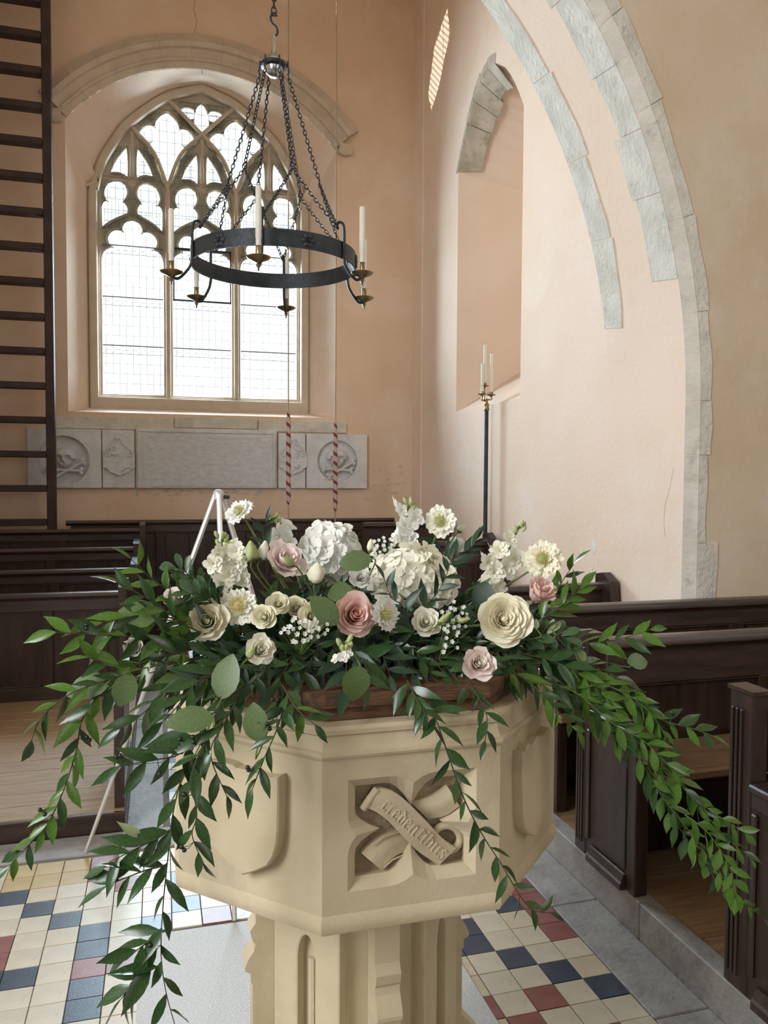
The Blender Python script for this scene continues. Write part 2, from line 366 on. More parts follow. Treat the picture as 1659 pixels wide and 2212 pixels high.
for x, z in head: HB.append((x - c0, z))
HB[-1] = (0, HB[-1][1])
wl = -HB[0][0]
light_z = []
for k, cx_ in enumerate(lc):
    L_ = [(cx_ + x, z) for x, z in HB]; Rr = [(cx_ - x, z) for x, z in HB[:-1][::-1]]
    holes.append([(cx_ - wl, zb)] + L_ + Rr + [(cx_ + wl, zb)])
def lobe8(flip):
    a = shape([(190, 830), (160, 800), (152, 760), (168, 715), (205, 690), (235, 687), (270, 692), (300, 720), (312, 762), (300, 800), (275, 832)],
              [(275, 832), (300, 850), (313, 880), (310, 908)], [(310, 908), (230, 940), (175, 970), (135, 1003)], [(135, 1003), (135, 870)], [(135, 870), (150, 835), (190, 830)])
    return [((-1 if flip else 1)*(x - c0), z) for x, z in a]
dag1 = shape([(200, 610), (222, 560), (255, 505), (305, 440)], [(305, 440), (312, 500), (314, 642)], [(314, 642), (262, 612), (200, 610)])
for k, cx_ in enumerate(lc):
    for fl in (0, 1):
        holes.append([(cx_ + x, z) for x, z in lobe8(fl)][::(-1 if fl else 1)])
        holes.append([(cx_ + (-1 if fl else 1)*(x - c0), z) for x, z in dag1][::(-1 if fl else 1)])
big = shape([(600, 195), (560, 215), (527, 255), (522, 303)], [(522, 303), (490, 283), (440, 293), (403, 340)], [(403, 340), (425, 375), (465, 392), (503, 388)], [(503, 388), (484, 420), (490, 465), (515, 488), (547, 485)],
            [(547, 485), (535, 540), (560, 620), (605, 712)])
cb = T(602, 0)[0]
bigo = [(x - cb, z) for x, z in big]; bigo[0] = (0, bigo[0][1]); bigo[-1] = (0, bigo[-1][1])
for sgn in (-1, 1):
    cx_ = XC + sgn*0.347
    holes.append([(cx_ + x, z) for x, z in bigo] + [(cx_ - x, z) for x, z in bigo[1:-1][::-1]])
top = shape([(850, 130), (825, 148), (806, 190)], [(806, 190), (785, 163), (735, 152), (690, 170)], [(690, 170), (715, 208), (760, 230), (803, 222)], [(803, 222), (800, 265), (850, 322)])
ct = T(850, 0)[0]; topo = [(x - ct, z) for x, z in top]; topo[0] = (0, topo[0][1]); topo[-1] = (0, topo[-1][1])
# the middle row sits level in the stone: take its height from the left side only
holes.append([(XC + x, z) for x, z in topo] + [(XC - x, z) for x, z in topo[1:-1][::-1]])
window_1 = struct(thing('window_1', 'three-light traceried window with pale stone mullions and leaded clear glass', 'window', (0, 0, 0)))
del window_1['category']
def grow_hole(h, d):
    n = len(h); ar = sum(h[i][0]*h[(i+1) % n][1] - h[(i+1) % n][0]*h[i][1] for i in range(n)); sg = 1 if ar > 0 else -1; out = []
    for i in range(n):
        a, b, c = V(h[i-1]), V(h[i]), V(h[(i+1) % n]); t1, t2 = (b-a).normalized(), (c-b).normalized()
        n1, n2 = V((t1.y, -t1.x))*sg, V((t2.y, -t2.x))*sg; m_ = n1 + n2
        if m_.length < 1.1:      # a cusp of the stone, or a pointed corner of the opening
            tip = (t1 - t2).normalized(); out.append(tuple(b + tip*(1.3*d if (t1.x*t2.y - t1.y*t2.x)*sg > 0 else -1.3*d))); continue
        m_ = m_.normalized()
        out.append(tuple(b + m_*d/max(0.55, m_.dot(n1))))
    return out
curve_plate('tracery', [outer_line] + holes, 0.07, 0.004, stone_w, YW + 0.125, window_1)
def dseg(p, a, b):
    p, a, b = V(p), V(a), V(b); t = max(0, min(1, (p-a).dot(b-a)/max((b-a).length_squared, 1e-12))); return (a + (b-a)*t - p).length
def grown(h, d):         # keep only offset points that really stand d away from the opening
    g = [p for p in grow_hole(h, d) if min(dseg(p, h[i-1], h[i]) for i in range(len(h))) > 0.93*d]
    return g
for h in holes:
    for d_, y_, r_ in ((0.011, 0.088, 0.009), (0.027, 0.080, 0.010)):
        g = grown(h, d_)
        if len(g) > 5: MB().tube([(x, YW + y_, z) for x, z in g], r_, 5, closed=True).build('tracery_moulding', stone_w, window_1, 60)
ring_in = inner_line
curve_plate('moulded_frame', [outer_line, inner_line[::-1]], 0.10, 0.025, stone_w, YW + 0.02, window_1)
for k in (-0.347, 0.347):       # rounded mullion fillets standing proud of the plate
    MB().tube([(XC + k, YW + 0.030, zb - 0.02), (XC + k, YW + 0.030, 4.55)], 0.022, 8).build('mullion', stone_w, window_1, 60)
for sgn in (-1, 1):             # crossing ribs of the tracery head
    for k0, k1 in ((-0.347, 0.0), (0.347, 0.0), (-0.347, -0.694), (0.347, 0.694)):
        if sgn == 1:
            p0 = V((XC + k0, YW + 0.030, 4.55)); p1 = V((XC + k1, YW + 0.030, 5.13 if k1 == 0 else 5.12)); q = (p0 + p1)/2 + V(((k0 - k1)*0.14, 0, 0.05))
            MB().tube(catmull([p0, q, p1], 6), 0.02, 6).build('tracery_rib', stone_w, window_1, 60)
    p0 = V((XC, YW + 0.030, 5.13)); p1 = V((XC + sgn*0.36, YW + 0.030, 5.47)); MB().tube([p0, p1], 0.02, 6).build('tracery_rib', stone_w, window_1, 60)
for k in (-0.694, 0, 0.694):
    MB().tube([(XC + k, YW + 0.030, 4.62), (XC + k, YW + 0.030, 5.08)], 0.016, 6).build('tracery_rib', stone_w, window_1, 60)
for k in lc:                    # sloping sill blocks below the glass
    MB().prism([(YW - 0.005, 2.30), (YW + 0.12, 2.30), (YW + 0.12, zb + 0.02), (YW + 0.02, zb - 0.09)], (0, 0, 0.69), Matrix.Translation((k - 0.345, 0, 0)) @ Matrix(((0, 0, 1, 0), (1, 0, 0, 0), (0, 1, 0, 0), (0, 0, 0, 1)))).build('sill_stone', stone_w, window_1)
# glass: one pane per leaded panel, the leads themselves one net
bars = [zb, 2.93, 3.42, 3.94, 4.55]
lm = MB(); rnd = random.Random(3)
for cx_ in lc:
    for z0, z1 in zip(bars, bars[1:]):
        MB().box((cx_ - wl + 0.002, YG, z0 + 0.004), (cx_ + wl - 0.002, YG + 0.004, z1 - 0.004)).build('glass_pane', glass, window_1)
    for z in bars[1:-1]: lm.box((cx_ - wl, YG - 0.009, z - 0.006), (cx_ + wl, YG + 0.002, z + 0.006))
    n = 9
    for i in range(n):
        x = cx_ - wl + 2*wl*(i + 0.5)/n
        lm.box((x - 0.0016, YG - 0.004, zb), (x + 0.0016, YG, 4.40 if abs(i-4) < 4 else 4.3))
    for z0, z1 in zip(bars, bars[1:]):
        top_b = 0.085 if z1 < 4.5 else 0.0
        for i in range(1, 4):
            z = z0 + (z1 - z0 - top_b)*i/4 + (0.0 if z1 < 4.5 else 0.02); lm.box((cx_ - wl, YG - 0.004, z - 0.0016), (cx_ + wl, YG, z + 0.0016))
        if top_b:
            z = z1 - top_b; lm.box((cx_ - wl, YG - 0.004, z - 0.0025), (cx_ + wl, YG, z + 0.0025))
            for i in range(7):   # zigzag border
                xa = cx_ - wl + 2*wl*i/7; lm.tube([(xa, YG - 0.003, z), (xa + wl/7, YG - 0.003, z + top_b/2), (xa, YG - 0.003, z + top_b)], 0.0025, 3); lm.tube([(xa + wl/7, YG - 0.003, z + top_b/2), (xa + 2*wl/7, YG - 0.003, z + top_b/2)], 0.0025, 3)
for h in holes[3:]:
    xs = [p[0] for p in h]; zs = [p[1] for p in h]
    MB().box((min(xs) - 0.01, YG, min(zs) - 0.01), (max(xs) + 0.01, YG + 0.004, max(zs) + 0.01)).build('glass_pane', glass, window_1)
    mx_, mz_ = sum(xs)/len(xs), sum(zs)/len(zs)
    for k in range(-3, 4):
        if abs(mx_ + k*0.075 - mx_) < (max(xs)-min(xs))/2: lm.box((mx_ + k*0.075 - 0.002, YG - 0.003, min(zs)), (mx_ + k*0.075 + 0.002, YG, max(zs)))
        if abs(k*0.11) < (max(zs)-min(zs))/2: lm.box((min(xs), YG - 0.003, mz_ + k*0.11 - 0.002), (max(xs), YG, mz_ + k*0.11 + 0.002))
stuff(lm.build('lead_cames', lead, window_1))
fr_ = MB()
cx_ = lc[1]
for x in (-wl + 0.008, wl - 0.008): fr_.box((cx_ + x - 0.007, YG - 0.02, 3.42), (cx_ + x + 0.007, YG - 0.008, 3.96))
for z in (3.425, 3.955): fr_.box((cx_ - wl, YG - 0.02, z - 0.009), (cx_ + wl, YG - 0.008, z + 0.009))
fr_.build('iron_casement', iron, window_1)
# hood mould over the rear arch: a row of moulded voussoirs, each its own stone
hood_prof = [(0.0, 0.0), (0.0, -0.015), (0.05, -0.035), (0.056, -0.062), (0.074, -0.066), (0.080, -0.045), (0.096, -0.048), (0.15, -0.085), (0.158, -0.118), (0.205, -0.125), (0.215, -0.085), (0.29, -0.06), (0.31, -0.05), (0.31, 0.0)]
trim_1 = struct(thing('trim_1', 'curved moulded stone hood over the traceried window', 'moulding')); del trim_1['category']
ah = math.asin(1.30/1.67) - 0.005
ns = 11
for k in range(ns):
    a0 = -ah + 2*ah*k/ns + 0.0004; a1 = -ah + 2*ah*(k+1)/ns - 0.0004
    s = MB(); n = 5
    def pf(i, j):
        a = a0 + (a1 - a0)*i/n; ro, yo = hood_prof[j]; r = rc + 0.002 + ro*(0.97 + 0.03*cos(a)); return (xc + r*sin(a), D + yo, zc_ + r*cos(a))
    for i in range(n+1): s.v += [pf(i, j) for j in range(len(hood_prof))]
    q = len(hood_prof)
    for i in range(n):
        for j in range(q-1): s.f.append((i*q+j, i*q+j+1, (i+1)*q+j+1, (i+1)*q+j))
    s.f += [tuple(range(q)), tuple(n*q + j for j in range(q))[::-1]]
    s.build('stone', stone_w, trim_1, smooth=25)
for sx, dz in ((1, 0.0), (-1, 0.03)):
    p = V((xc + sx*(hw + 0.09), 0, zc_ + rc*cos(ah)))
    MB().prism([(p.x - 0.06*sx, p.z + 0.06), (p.x + 0.07*sx, p.z + 0.03), (p.x + 0.07*sx, p.z - 0.05), (p.x + 0.0*sx, p.z - 0.07), (p.x - 0.07*sx, p.z - 0.05)], (0, 0, 0.06), Matrix(((1, 0, 0, 0), (0, 0, 1, D - 0.062), (0, 1, 0, 0), (0, 0, 0, 1)))).build('stone', stone_w, trim_1)
# right wall with the splayed niche
nzs, nap = 4.36, 4.97
NY0, NY1, nz0 = 5.52, 6.87, 2.20
nyc = (NY0 + NY1)/2 
def niche_arch(d, n=16):
    hw_ = (NY1 - NY0)/2 + d; r = 1.02*(hw_ + 0.12); rise = nap - nzs + d*1.2; out = []
    for i in range(n+1):
        t = -1 + 2*i/n; out.append((nyc + hw_*t, nzs + rise*(1 - abs(t)**1.75)*(1 - 0.12*(1-abs(t))) + rise*0.12*(1-abs(t))))
    return out
na = niche_arch(0)
wall_right = struct(fill_sheet('wall_right', [[(YF, -0.2), (D, -0.2), (D, CEIL), (YF, CEIL)], [(NY0, nz0)] + na + [(NY1, nz0)]], plaster_r, lambda a, b: (XR, a, b)))
nb = MB(); dd = 0.62; sp0 = 0.24
inn = [(NY0 + sp0*0.6, nz0 + 0.42)] + [(nyc + (y - nyc)*0.72, z - 0.18) for y, z in na] + [(NY1 - sp0, nz0 + 0.42)]
out_ = [(NY0, nz0)] + na + [(NY1, nz0)]
n = len(out_)
for i in range(n):
    j = (i+1) % n; nb.add([(XR, *out_[i]), (XR, *out_[j]), (XR + dd, *inn[j]), (XR + dd, *inn[i])], [(0, 1, 2, 3)])
nb.add([(XR + dd, y, z) for y, z in inn], [tuple(range(n))])
nb.build('niche', plaster_r, wall_right)
# stones of the niche head: two chamfered faces each, only the left (far) haunch is bare
cuts = [16, 13.2, 11.6, 9.9, 8.2, 6.4]
def na_at(q, d): a = niche_arch(d); i = min(int(q), 15); f_ = q - i; return V(a[i])*(1-f_) + V(a[i+1])*f_
for k in range(len(cuts)-1):
    s = MB(); q0, q1 = cuts[k] - 0.03, cuts[k+1] + 0.03; wob = 0.012*((k*7) % 3)
    s.slab(lambda u, v: (lambda p: (XR - 0.006, p.x, p.y))(na_at(q0 + (q1-q0)*u, 0.0 + (0.05 + wob)*v)), 4, 2, (0.04, 0, 0))
    def inn_f(u, v):
        p = na_at(q0 + (q1-q0)*u, 0.0); c = V((nyc, nzs - 0.1)); dr = (c - p).normalized(); return (XR - 0.006 + (0.17 + wob)*v, p.x + dr.x*(0.15 + wob)*v, p.y + dr.y*(0.15 + wob)*v)
    s.slab(inn_f, 4, 2, lambda u, v: V((0.03, 0.05, 0.05)))
    s.build('stone', stone_d, wall_right, smooth=30)
wr = MB().box((0, 0, 0), (0, 0, 0)); 
# faint pipe casing beside the corner
trim_2 = struct(MB().box((XR - 0.012, D - 0.34, -0.1), (XR + 0.01, D - 0.22, CEIL), 0.005).build('trim_2', plaster_r))
# hairline cracks in the plaster
ck = MB()
for pts, kw in (([(421, 0), (418, 22), (426, 45), (420, 72)], dict(Y=D)), ([(430, 110), (434, 135), (437, 160)], dict(Y=D))):
    ck.tube([at(x, y, **kw) + V((0, 0.0008, 0)) for x, y in pts], 0.0028, 4)
stuff(ck.build('crack', mat('crack_shadow', (0.20, 0.14, 0.10), 0.9), wall_back)); ck = MB()
for pts in ([(1455, 1010), (1448, 1050), (1437, 1090), (1434, 1130), (1437, 1160)], [(1470, 755), (1478, 775), (1474, 810), (1470, 850)]):
    ck.tube([at(x, y, X=XR) + V((0.0008, 0, 0)) for x, y in pts], 0.0016, 4)
stuff(ck.build('crack', MATS['crack_shadow'], wall_right))
# flaked paint patches low on the right wall
fl = MB(); rnd = random.Random(5)
for px, py, r in ((1283, 1183, .035), (1256, 1187, .018), (1295, 1160, .012), (1280, 1225, .014), (1292, 1212, .010), (1300, 1207, .008), (1372, 1192, .008), (1278, 1240, .012)):
    p = at(px, py, X=XR); k = 9
    pl = [(p.y + r*0.8*cos(2*pi*i/k)*rnd.uniform(.6, 1.2), p.z + r*1.5*sin(2*pi*i/k)*rnd.uniform(.6, 1.2)) for i in range(k)]
    fl.prism([(XR - 0.0015, y, z) for y, z in pl], (0.004, 0, 0))
stuff(fl.build('flaked_paint', flake, wall_right))
fl = MB(); bl_ = [(rnd.uniform(290, 565), 1056 + abs(rnd.gauss(0, 10)), rnd.uniform(.012, .035)) for _ in range(46)] + [(rnd.uniform(790, 880), rnd.uniform(1000, 1105), rnd.uniform(.008, .028)) for _ in range(26)]
for q_, (px, py, r) in enumerate(bl_):
    p = at(px, py, Y=D); k = 9
    fl.prism([(p.x + r*1.4*cos(2*pi*i/k)*rnd.uniform(.6, 1.2), D - 0.0008 - 0.00008*q_, p.z + r*0.6*sin(2*pi*i/k)*rnd.uniform(.5, 1.2)) for i in range(k)], (0, 0.012, 0))
stuff(fl.build('flaked_paint', mat('scraped_plaster', (0.70, 0.60, 0.48), 0.9, (0.56, 0.47, 0.37), 14, 0.4, 60, 0.2), wall_back))
# left tower wall, ceiling, wall over the arch, nave walls
gobo_slit = []  # unseen opening, added and shaped to throw the sun patch on the right wall
for px, py in ((966, 18), (972, 70), (948, 185), (932, 238), (925, 205), (938, 105), (952, 60)):
    p = at(px, py, X=XR); p = SUN + (p - SUN)*((XL - SUN.x)/(p.x - SUN.x)); gobo_slit.append((p.y, p.z))
wall_left = struct(fill_sheet('wall_left', [[(YF, -0.2), (D, -0.2), (D, CEIL), (YF, CEIL)], gobo_slit], plaster, lambda a, b: (XL, a, b)))
ymn, ymx, zmn, zmx = min(p[0] for p in gobo_slit), max(p[0] for p in gobo_slit), min(p[1] for p in gobo_slit), max(p[1] for p in gobo_slit)
gl_ = MB()  # unseen bars added across the opening to pattern the spot's beam
for k in range(-14, 15):
    yc0 = (ymn + ymx)/2 + k*0.055
    for sg in (1, -1): gl_.tube([(XL + 0.004, yc0 - sg*0.45, zmn - 0.1), (XL + 0.004, yc0 + sg*0.45, zmx + 0.1)], 0.006, 3)
stuff(gl_.build('gobo_lattice', lead, wall_left))
struct(MB().box((XL - 0.2, YF - 0.4, CEIL), (XR + 0.8, D + 0.2, CEIL + 0.1)).build('ceiling', plaster))
front = [front_arc(i/24, 0.05) for i in range(25)]
front = [(XR + 0.05, -0.2)] + front + [(2*XM - x, z) for x, z in front[:-1][::-1]] + [(2*XM - XR - 0.05, -0.2)]
wall_front = struct(fill_sheet('wall_front', [[(-3.9, CEIL), (-3.9, -0.2)] + front[::-1] + [(4.8, -0.2), (4.8, CEIL)]], plaster_n, lambda a, b: (a, YN - 0.05, b)))
s = MB()
ts = [-2.2, -1.4, -0.7] + [i/24 for i in range(25)]
for i in range(len(ts)-1):
    for sg in (1, -1):
        q = [soffit(ts[i], 0), soffit(ts[i+1], 0), soffit(ts[i+1], 1), soffit(ts[i], 1)]
        s.add([(p.x if sg == 1 else 2*XM - p.x, p.y, p.z) for p in q], [(0, 1, 2, 3)])
        q = [soffit(ts[i], 0), soffit(ts[i+1], 0)]; fa, fb = front_arc(ts[i], 0.05), front_arc(ts[i+1], 0.05)
        q = [q[0], q[1], V((fb[0], YN - 0.05, fb[1])), V((fa[0], YN - 0.05, fa[1]))]
        s.add([(p.x if sg == 1 else 2*XM - p.x, p.y, p.z) for p in q], [(0, 1, 2, 3)])
s.build('arch_soffit', plaster_r, wall_front, smooth=40)
farl = [far_h(i/24) for i in range(25)]
farl = farl + [(2*XM - x, z) for x, z in farl[:-1][::-1]]
fill_sheet('wall_over_arch', [[(XR, CEIL)] + farl + [(XL, CEIL)]], plaster, lambda a, b: (a, YF, b), wall_front)
# bare arch stones
def arclen_ts(a, b, step):  # parameters along the arch, about step metres each, irregular
    out = [a]; r = random.Random(int(a*100) + 11)
    while out[-1] < b:
        st = step*r.uniform(0.75, 1.3); t = out[-1]
        out.append(t + st if t < 0 else t + st/3.85)
        if t < 0 < out[-1]: out[-1] = 0.0
    out[-1] = b; return out
rr = random.Random(21)
tl = arclen_ts(0.095, 1.0, 0.40)               # far rib, flush in the soffit
for a, b in zip(tl, tl[1:]):
    e = [rr.uniform(0.24, 0.33) for _ in range(3)]; g = 0.0018/3.85*2
    f_ = lambda u, v, a=a, b=b, e=e: soffit(a + g + (b - a - 2*g)*u, 1 - (e[0]*(1-u) + e[1]*u + 0.006*sin(9*u+e[2]*60))*v, 0.006)
    s = MB().slab(f_, 5, 1, lambda u, v: V((0.03, 0, 0.02)))
    s.build('stone', stone_g, wall_front, smooth=30)
tl = arclen_ts(0.155, 1.0, 0.36)               # near soffit stones
for k, (a, b) in enumerate(zip(tl, tl[1:])):
    w_ = [0.30, 0.34, 0.26, 0.30, 0.36, 0.30][k % 6]; e = [w_*rr.uniform(0.93, 1.07) for _ in range(3)]; g = 0.0006
    f_ = lambda u, v, a=a, b=b, e=e: soffit(a + g + (b - a - 2*g)*u, 0.002 + (e[0]*(1-u) + e[1]*u + 0.007*sin(11*u + e[2]*50))*v, 0.007)
    MB().slab(f_, 5, 2, lambda u, v: V((0.03, 0, 0.02))).build('stone', stone_g, wall_front, smooth=30)
tl = arclen_ts(-1.95, 0.0, 0.40)[:-1] + arclen_ts(0.0, 1.0, 0.42)   # chamfer and face stones
for k, (a, b) in enumerate(zip(tl, tl[1:])):
    g = 0.002 if a < 0 else 0.0006
    def ch(u, v, a=a, b=b):
        t = a + g + (b - a - 2*g)*u; p = soffit(t, 0.0, 0.004); fa = front_arc(t, 0.05); q = V((fa[0] - 0.003, YN - 0.054, fa[1] - 0.001)); return p*(1-v) + q*v
    MB().slab(ch, 5, 1, (0.02, 0.02, 0.0)).build('stone', stone_g, wall_front, smooth=30)
    w0 = [0.060, 0.066, 0.056, 0.070, 0.062][k % 5] if a > -1.1 else [0.05, 0.085, 0.06][k % 3]
    if a < 0:
        md = (a + b)/2; w0 = 0.118 if md < -0.62 else (0.045 if md < -0.15 else 0.066)
    def fc(u, v, a=a, b=b):
        t = a + g + (b - a - 2*g)*u; o = 0.05 + (w0 + 0.006*sin(7*u + k))*v; fa = front_arc(t, o); return (fa[0], YN - 0.056, fa[1])
    MB().slab(fc, 5, 1, (0, 0.02, 0)).build('stone', stone_g, wall_front, smooth=30)
# nave shell out of the frame (walls with the tall window openings that light the font)
def wall_with_holes(name, rect, hs, m, tf): return struct(fill_sheet(name, [rect] + hs, m, tf))
rc4 = lambda a0, b0, a1, b1: [(a0, b0), (a1, b0), (a1, b1), (a0, b1)]
wall_with_holes('wall_nave_left', rc4(-6.2, -0.2, YN - 0.05, CEIL), [rc4(-1.4, 1.6, 0.6, 5.0), rc4(1.3, 1.6, 2.9, 5.0), rc4(-4.6, 1.6, -2.6, 5.0)], plaster_n, lambda a, b: (-3.9, a, b))
wall_with_holes('wall_nave_right', rc4(-6.2, -0.2, YN - 0.05, CEIL), [rc4(-1.4, 2.0, 0.4, 4.9), rc4(-4.6, 2.0, -2.8, 4.9)], plaster_n, lambda a, b: (4.8, a, b))
wall_with_holes('wall_nave_rear', rc4(-3.9, -0.2, 4.8, CEIL), [rc4(-0.6, 2.0, 1.4, 5.0)], plaster_n, lambda a, b: (a, -6.2, b))
struct(MB().box((-4.0, -6.3, CEIL), (4.9, YN, CEIL + 0.1)).build('ceiling_nave', plaster_n))

# ------------------------------------------------------------ floor
S = 0.105288; RX, RY, LX, LY = 0.976335, 2.52374, -0.505862, 3.271777
floor = struct(MB().box((-3.9, -6.2, -0.25), (4.8, D, -0.006)).build('floor', grout))
tile_me = {}
def tile_mesh(m, w=1.0, d=1.0):
    k = (m.name, round(w, 3), round(d, 3))
    if k not in tile_me:
        x, y = S*w/2 - 0.0013, S*d/2 - 0.0013
        tile_me[k] = MB().box((-x, -y, -0.02), (x, y, 0), 0.0012).mesh('tile', m)
    return tile_me[k]
def put_tile(i, j, m, w=1.0, dx=0.0):     # cell i,j of the right-hand grid (i to the right, j towards the camera)
    o = link('tile', tile_mesh(m, w), floor); r = random.Random(i*97 + j)
    o.location = (RX + (i + 0.5)*S + dx, RY - (j + 0.5)*S, -0.0009*r.random()); o.rotation_euler = (r.uniform(-.006, .006), r.uniform(-.006, .006), r.uniform(-.004, .004))
B, Rd, Cr, Tn, Oc = t_blue, t_red, t_cream, t_tan, t_ochre
right = {(3, 3): B, (2, 2): B, (1, 1): B, (0, 0): B, (0, -1): B, (2, -2): B, (1, 3): Rd, (0, 4): Rd, (3, 0): Rd, (3, -1): Rd, (3, -2): Rd, (3, -3): Rd, (-1, 3): Rd, (3, 8): B, (2, 5): Rd, (1, 5): Rd}
for i in range(0, 4):
    for j in range(-4, 10): put_tile(i, j, right.get((i, j), Cr if (i*5 + j*3) % 7 else Tn))
for j in range(-4, 8): put_tile(-1, j, Rd if j == 3 else (B if j in (-1, 0) else Tn), 0.42, 0.28*S)
left = {(-1, 0): B, (0, 1): B, (1, 2): B, (2, 3): B, (2, 4): B, (2, 6): B, (2, 7): B, (0, 5): B, (-1, 5): B, (1, 8): B, (4, 3): B, (5, 2): B, (-1, 3): Rd, (-1, 4): Rd, (2, -1): Rd, (2, -2): Rd, (2, 5): Rd, (3, 5): Rd, (3, 0): Rd,
        (-1, -1): Oc, (0, -1): Oc, (1, -1): Oc, (-1, -2): Oc, (0, -2): Oc, (1, -2): Oc, (5, 0): B, (6, 3): Rd}
done = set()
for c in range(-9, 14):
    for r_ in range(-2, 13):
        if c >= 4 and r_ >= 4: continue
        if c < -3: continue
        if c > 8 and r_ > 0: continue
        done.add((c, r_))
        put_tile(c - 14, r_ - 7, left.get((c, r_), Tn if c == 3 and r_ > 4 else (Cr if (c*3 + r_*5) % 9 else Tn)))
fields = {}
def field_tile(i, j, m): 
    x, y = RX + (i + 0.5)*S, RY - (j + 0.5)*S; fields.setdefault(m.name, MB()).box((x - S/2 + .0013, y - S/2 + .0013, -0.02), (x + S/2 - .0013, y + S/2 - .0013, -0.0004*((i*7 + j*3) % 3)))
for i in range(-9, 4):        # aisle between the pew blocks, beyond the threshold stone
    for j in range(-12, -46, -1):
        m_ = [Cr, Cr, B, Cr, Rd, Cr, B][(abs(j)*2 + i) % 7] if i != -9 else [B, Cr, Rd, Cr][abs(j) % 4]
        if i < -6 and -12 >= j > -32: put_tile(i, j, m_)
        else: field_tile(i, j, m_)
for c in range(9, 18):        # floor hidden behind the font
    for r_ in range(-2, 3 if c >= 14 else 5): 
        if (c, r_) not in done: field_tile(c - 14, r_ - 7, left.get((c, r_), Cr if (c + r_) % 3 else B))
for c in range(-14, -3):
    for r_ in range(-2, 18): field_tile(c - 14, r_ - 7, [Cr, Cr, B, Cr, Rd][(c*2 + r_) % 5])
for k_, f_ in fields.items(): stuff(f_.build('tile_field', MATS[k_], floor))
# flags: threshold, aisle border, slab under the font, grey band and kerb
def flag(lo, hi, m, parent=floor, name='stone'): return MB().box(lo, hi, 0.004).build(name, m, parent)
flag((-3.6, 3.50, -0.05), (-0.16, 3.69, 0.001), stone_k); flag((-0.157, 3.50, -0.05), (0.62, 3.69, 0.001), stone_k); flag((0.623, 3.50, -0.05), (1.36, 3.69, 0.001), stone_k)
for y in range(5): flag((-0.16, 3.693 + y*0.85, -0.05), (0.005, 3.69 + (y+1)*0.85, 0.001), stone_k)
for k, (y0, y1) in enumerate(((1.32, 1.98), (1.983, 2.62), (2.623, 3.3), (3.303, 4.1), (0.6, 1.317))): flag((1.402, y0, -0.05), (1.59, y1, 0.0005*(k % 2)), stone_k)
kerb = [(0.6, 1.45), (1.453, 2.35), (2.353, 3.25), (3.253, 4.2)]
trim_3 = struct(thing('trim_3', 'grey stone kerb along the pew platform', 'kerb')); del trim_3['category']
for y0, y1 in kerb: flag((1.590, y0, -0.05), (1.66, y1, 0.128), stone_k, trim_3)
slab_t = tag(MB().box((-0.08, 0.55, -0.05), (0.945, 2.815, 0.006), 0.004).build('stone_slab', granite), 'speckled grey stone slab set in the tiled floor under the font', 'slab')
# wooden platforms with boards
def platform(name, x0, x1, y0, y1, z, m, bw, along='x', edge=None, trim=None):
    p = struct(thing(name, 'low boarded wooden platform under the pews', 'platform')); del p['category']
    n = max(1, round((y1 - y0)/bw)); 
    for k in range(n):
        a = y0 + (y1-y0)*k/n + 0.0015; b = y0 + (y1-y0)*(k+1)/n - 0.0015
        MB().box((x0, a, z - 0.03), (x1, b, z + 0.0006*(k % 3)), 0.002).build('floorboard', m, p)
    MB().box((x0, y0 + 0.01, -0.02), (x1 - 0.002, y1 - 0.01, z - 0.031)).build('joist_box', wood_d, p)
    return p
pl = platform('trim_4', -3.6, -0.17, 3.72, 7.75, 0.088, wood_o, 0.155)
MB().box((-3.6, 3.695, 0.0), (-0.165, 3.718, 0.088), 0.004).build('riser_board', wood_x, pl)
pr = platform('trim_5', 1.66, 4.7, 0.6, 3.46, 0.118, wood_o, 0.19)
platform('trim_6', 1.66, 2.6, 3.6, 7.6, 0.118, wood_o, 0.19)
# ------------------------------------------------------------ the font
FX, FY, FR = 0.434, 1.738, 0.4375
C8 = cos(pi/8)
def oct_pts(r, z, n=8): return [(r*cos(-pi/8 - pi/2 + k*pi/4), r*sin(-pi/8 - pi/2 + k*pi/4), z) for k in range(8)]
font = thing('baptismal_font', 'octagonal carved cream stone font with a scroll panel and shields', 'font', (FX, FY, 0.006))
Z0 = 0.006
def at_pl(px, py, p, n):
    d = CMT @ V(((px - W/2)/F, (py - H/2)/F, 1.0)); p = V(p); n = V(n); t = (p - EYE).dot(n)/d.dot(n); return EYE + d*t
prof = [(0.24, 0.790), (0.405, 0.788), (0.428, 0.790), (0.440, 0.797), (0.4445, 0.808), (0.444, 0.818), (0.4395, 0.827), (0.4375, 0.830)]
prof_t = [(0.4375, 1.108), (0.4425, 1.110), (0.4445, 1.115), (0.4430, 1.121), (0.4370, 1.123), (0.4310, 1.133), (0.4285, 1.146), (0.4320, 1.149), (0.4320, 1.157), (0.4270, 1.163), (0.34, 1.166), (0.0, 1.166)]
s = MB()
def rings(pr):
    o = len(s.v)
    for r, z in pr: s.v += oct_pts(max(r, 1e-4), z - Z0)
    for i in range(len(pr)-1):
        for k in range(8): s.f.append((o+i*8+k, o+i*8+(k+1) % 8, o+(i+1)*8+(k+1) % 8, o+(i+1)*8+k))
rings(prof); rings(prof_t)
ap = FR*C8                       # apothem
zl, zh = 0.830 - Z0, 1.108 - Z0
P8 = oct_pts(FR, 0)
for k in range(1, 8):            # face 0 (towards the camera) carries the pierced panel
    a, b = P8[k], P8[(k+1) % 8]; s.add([(a[0], a[1], zl), (b[0], b[1], zl), (b[0], b[1], zh), (a[0], a[1], zh)], [(0, 1, 2, 3)])
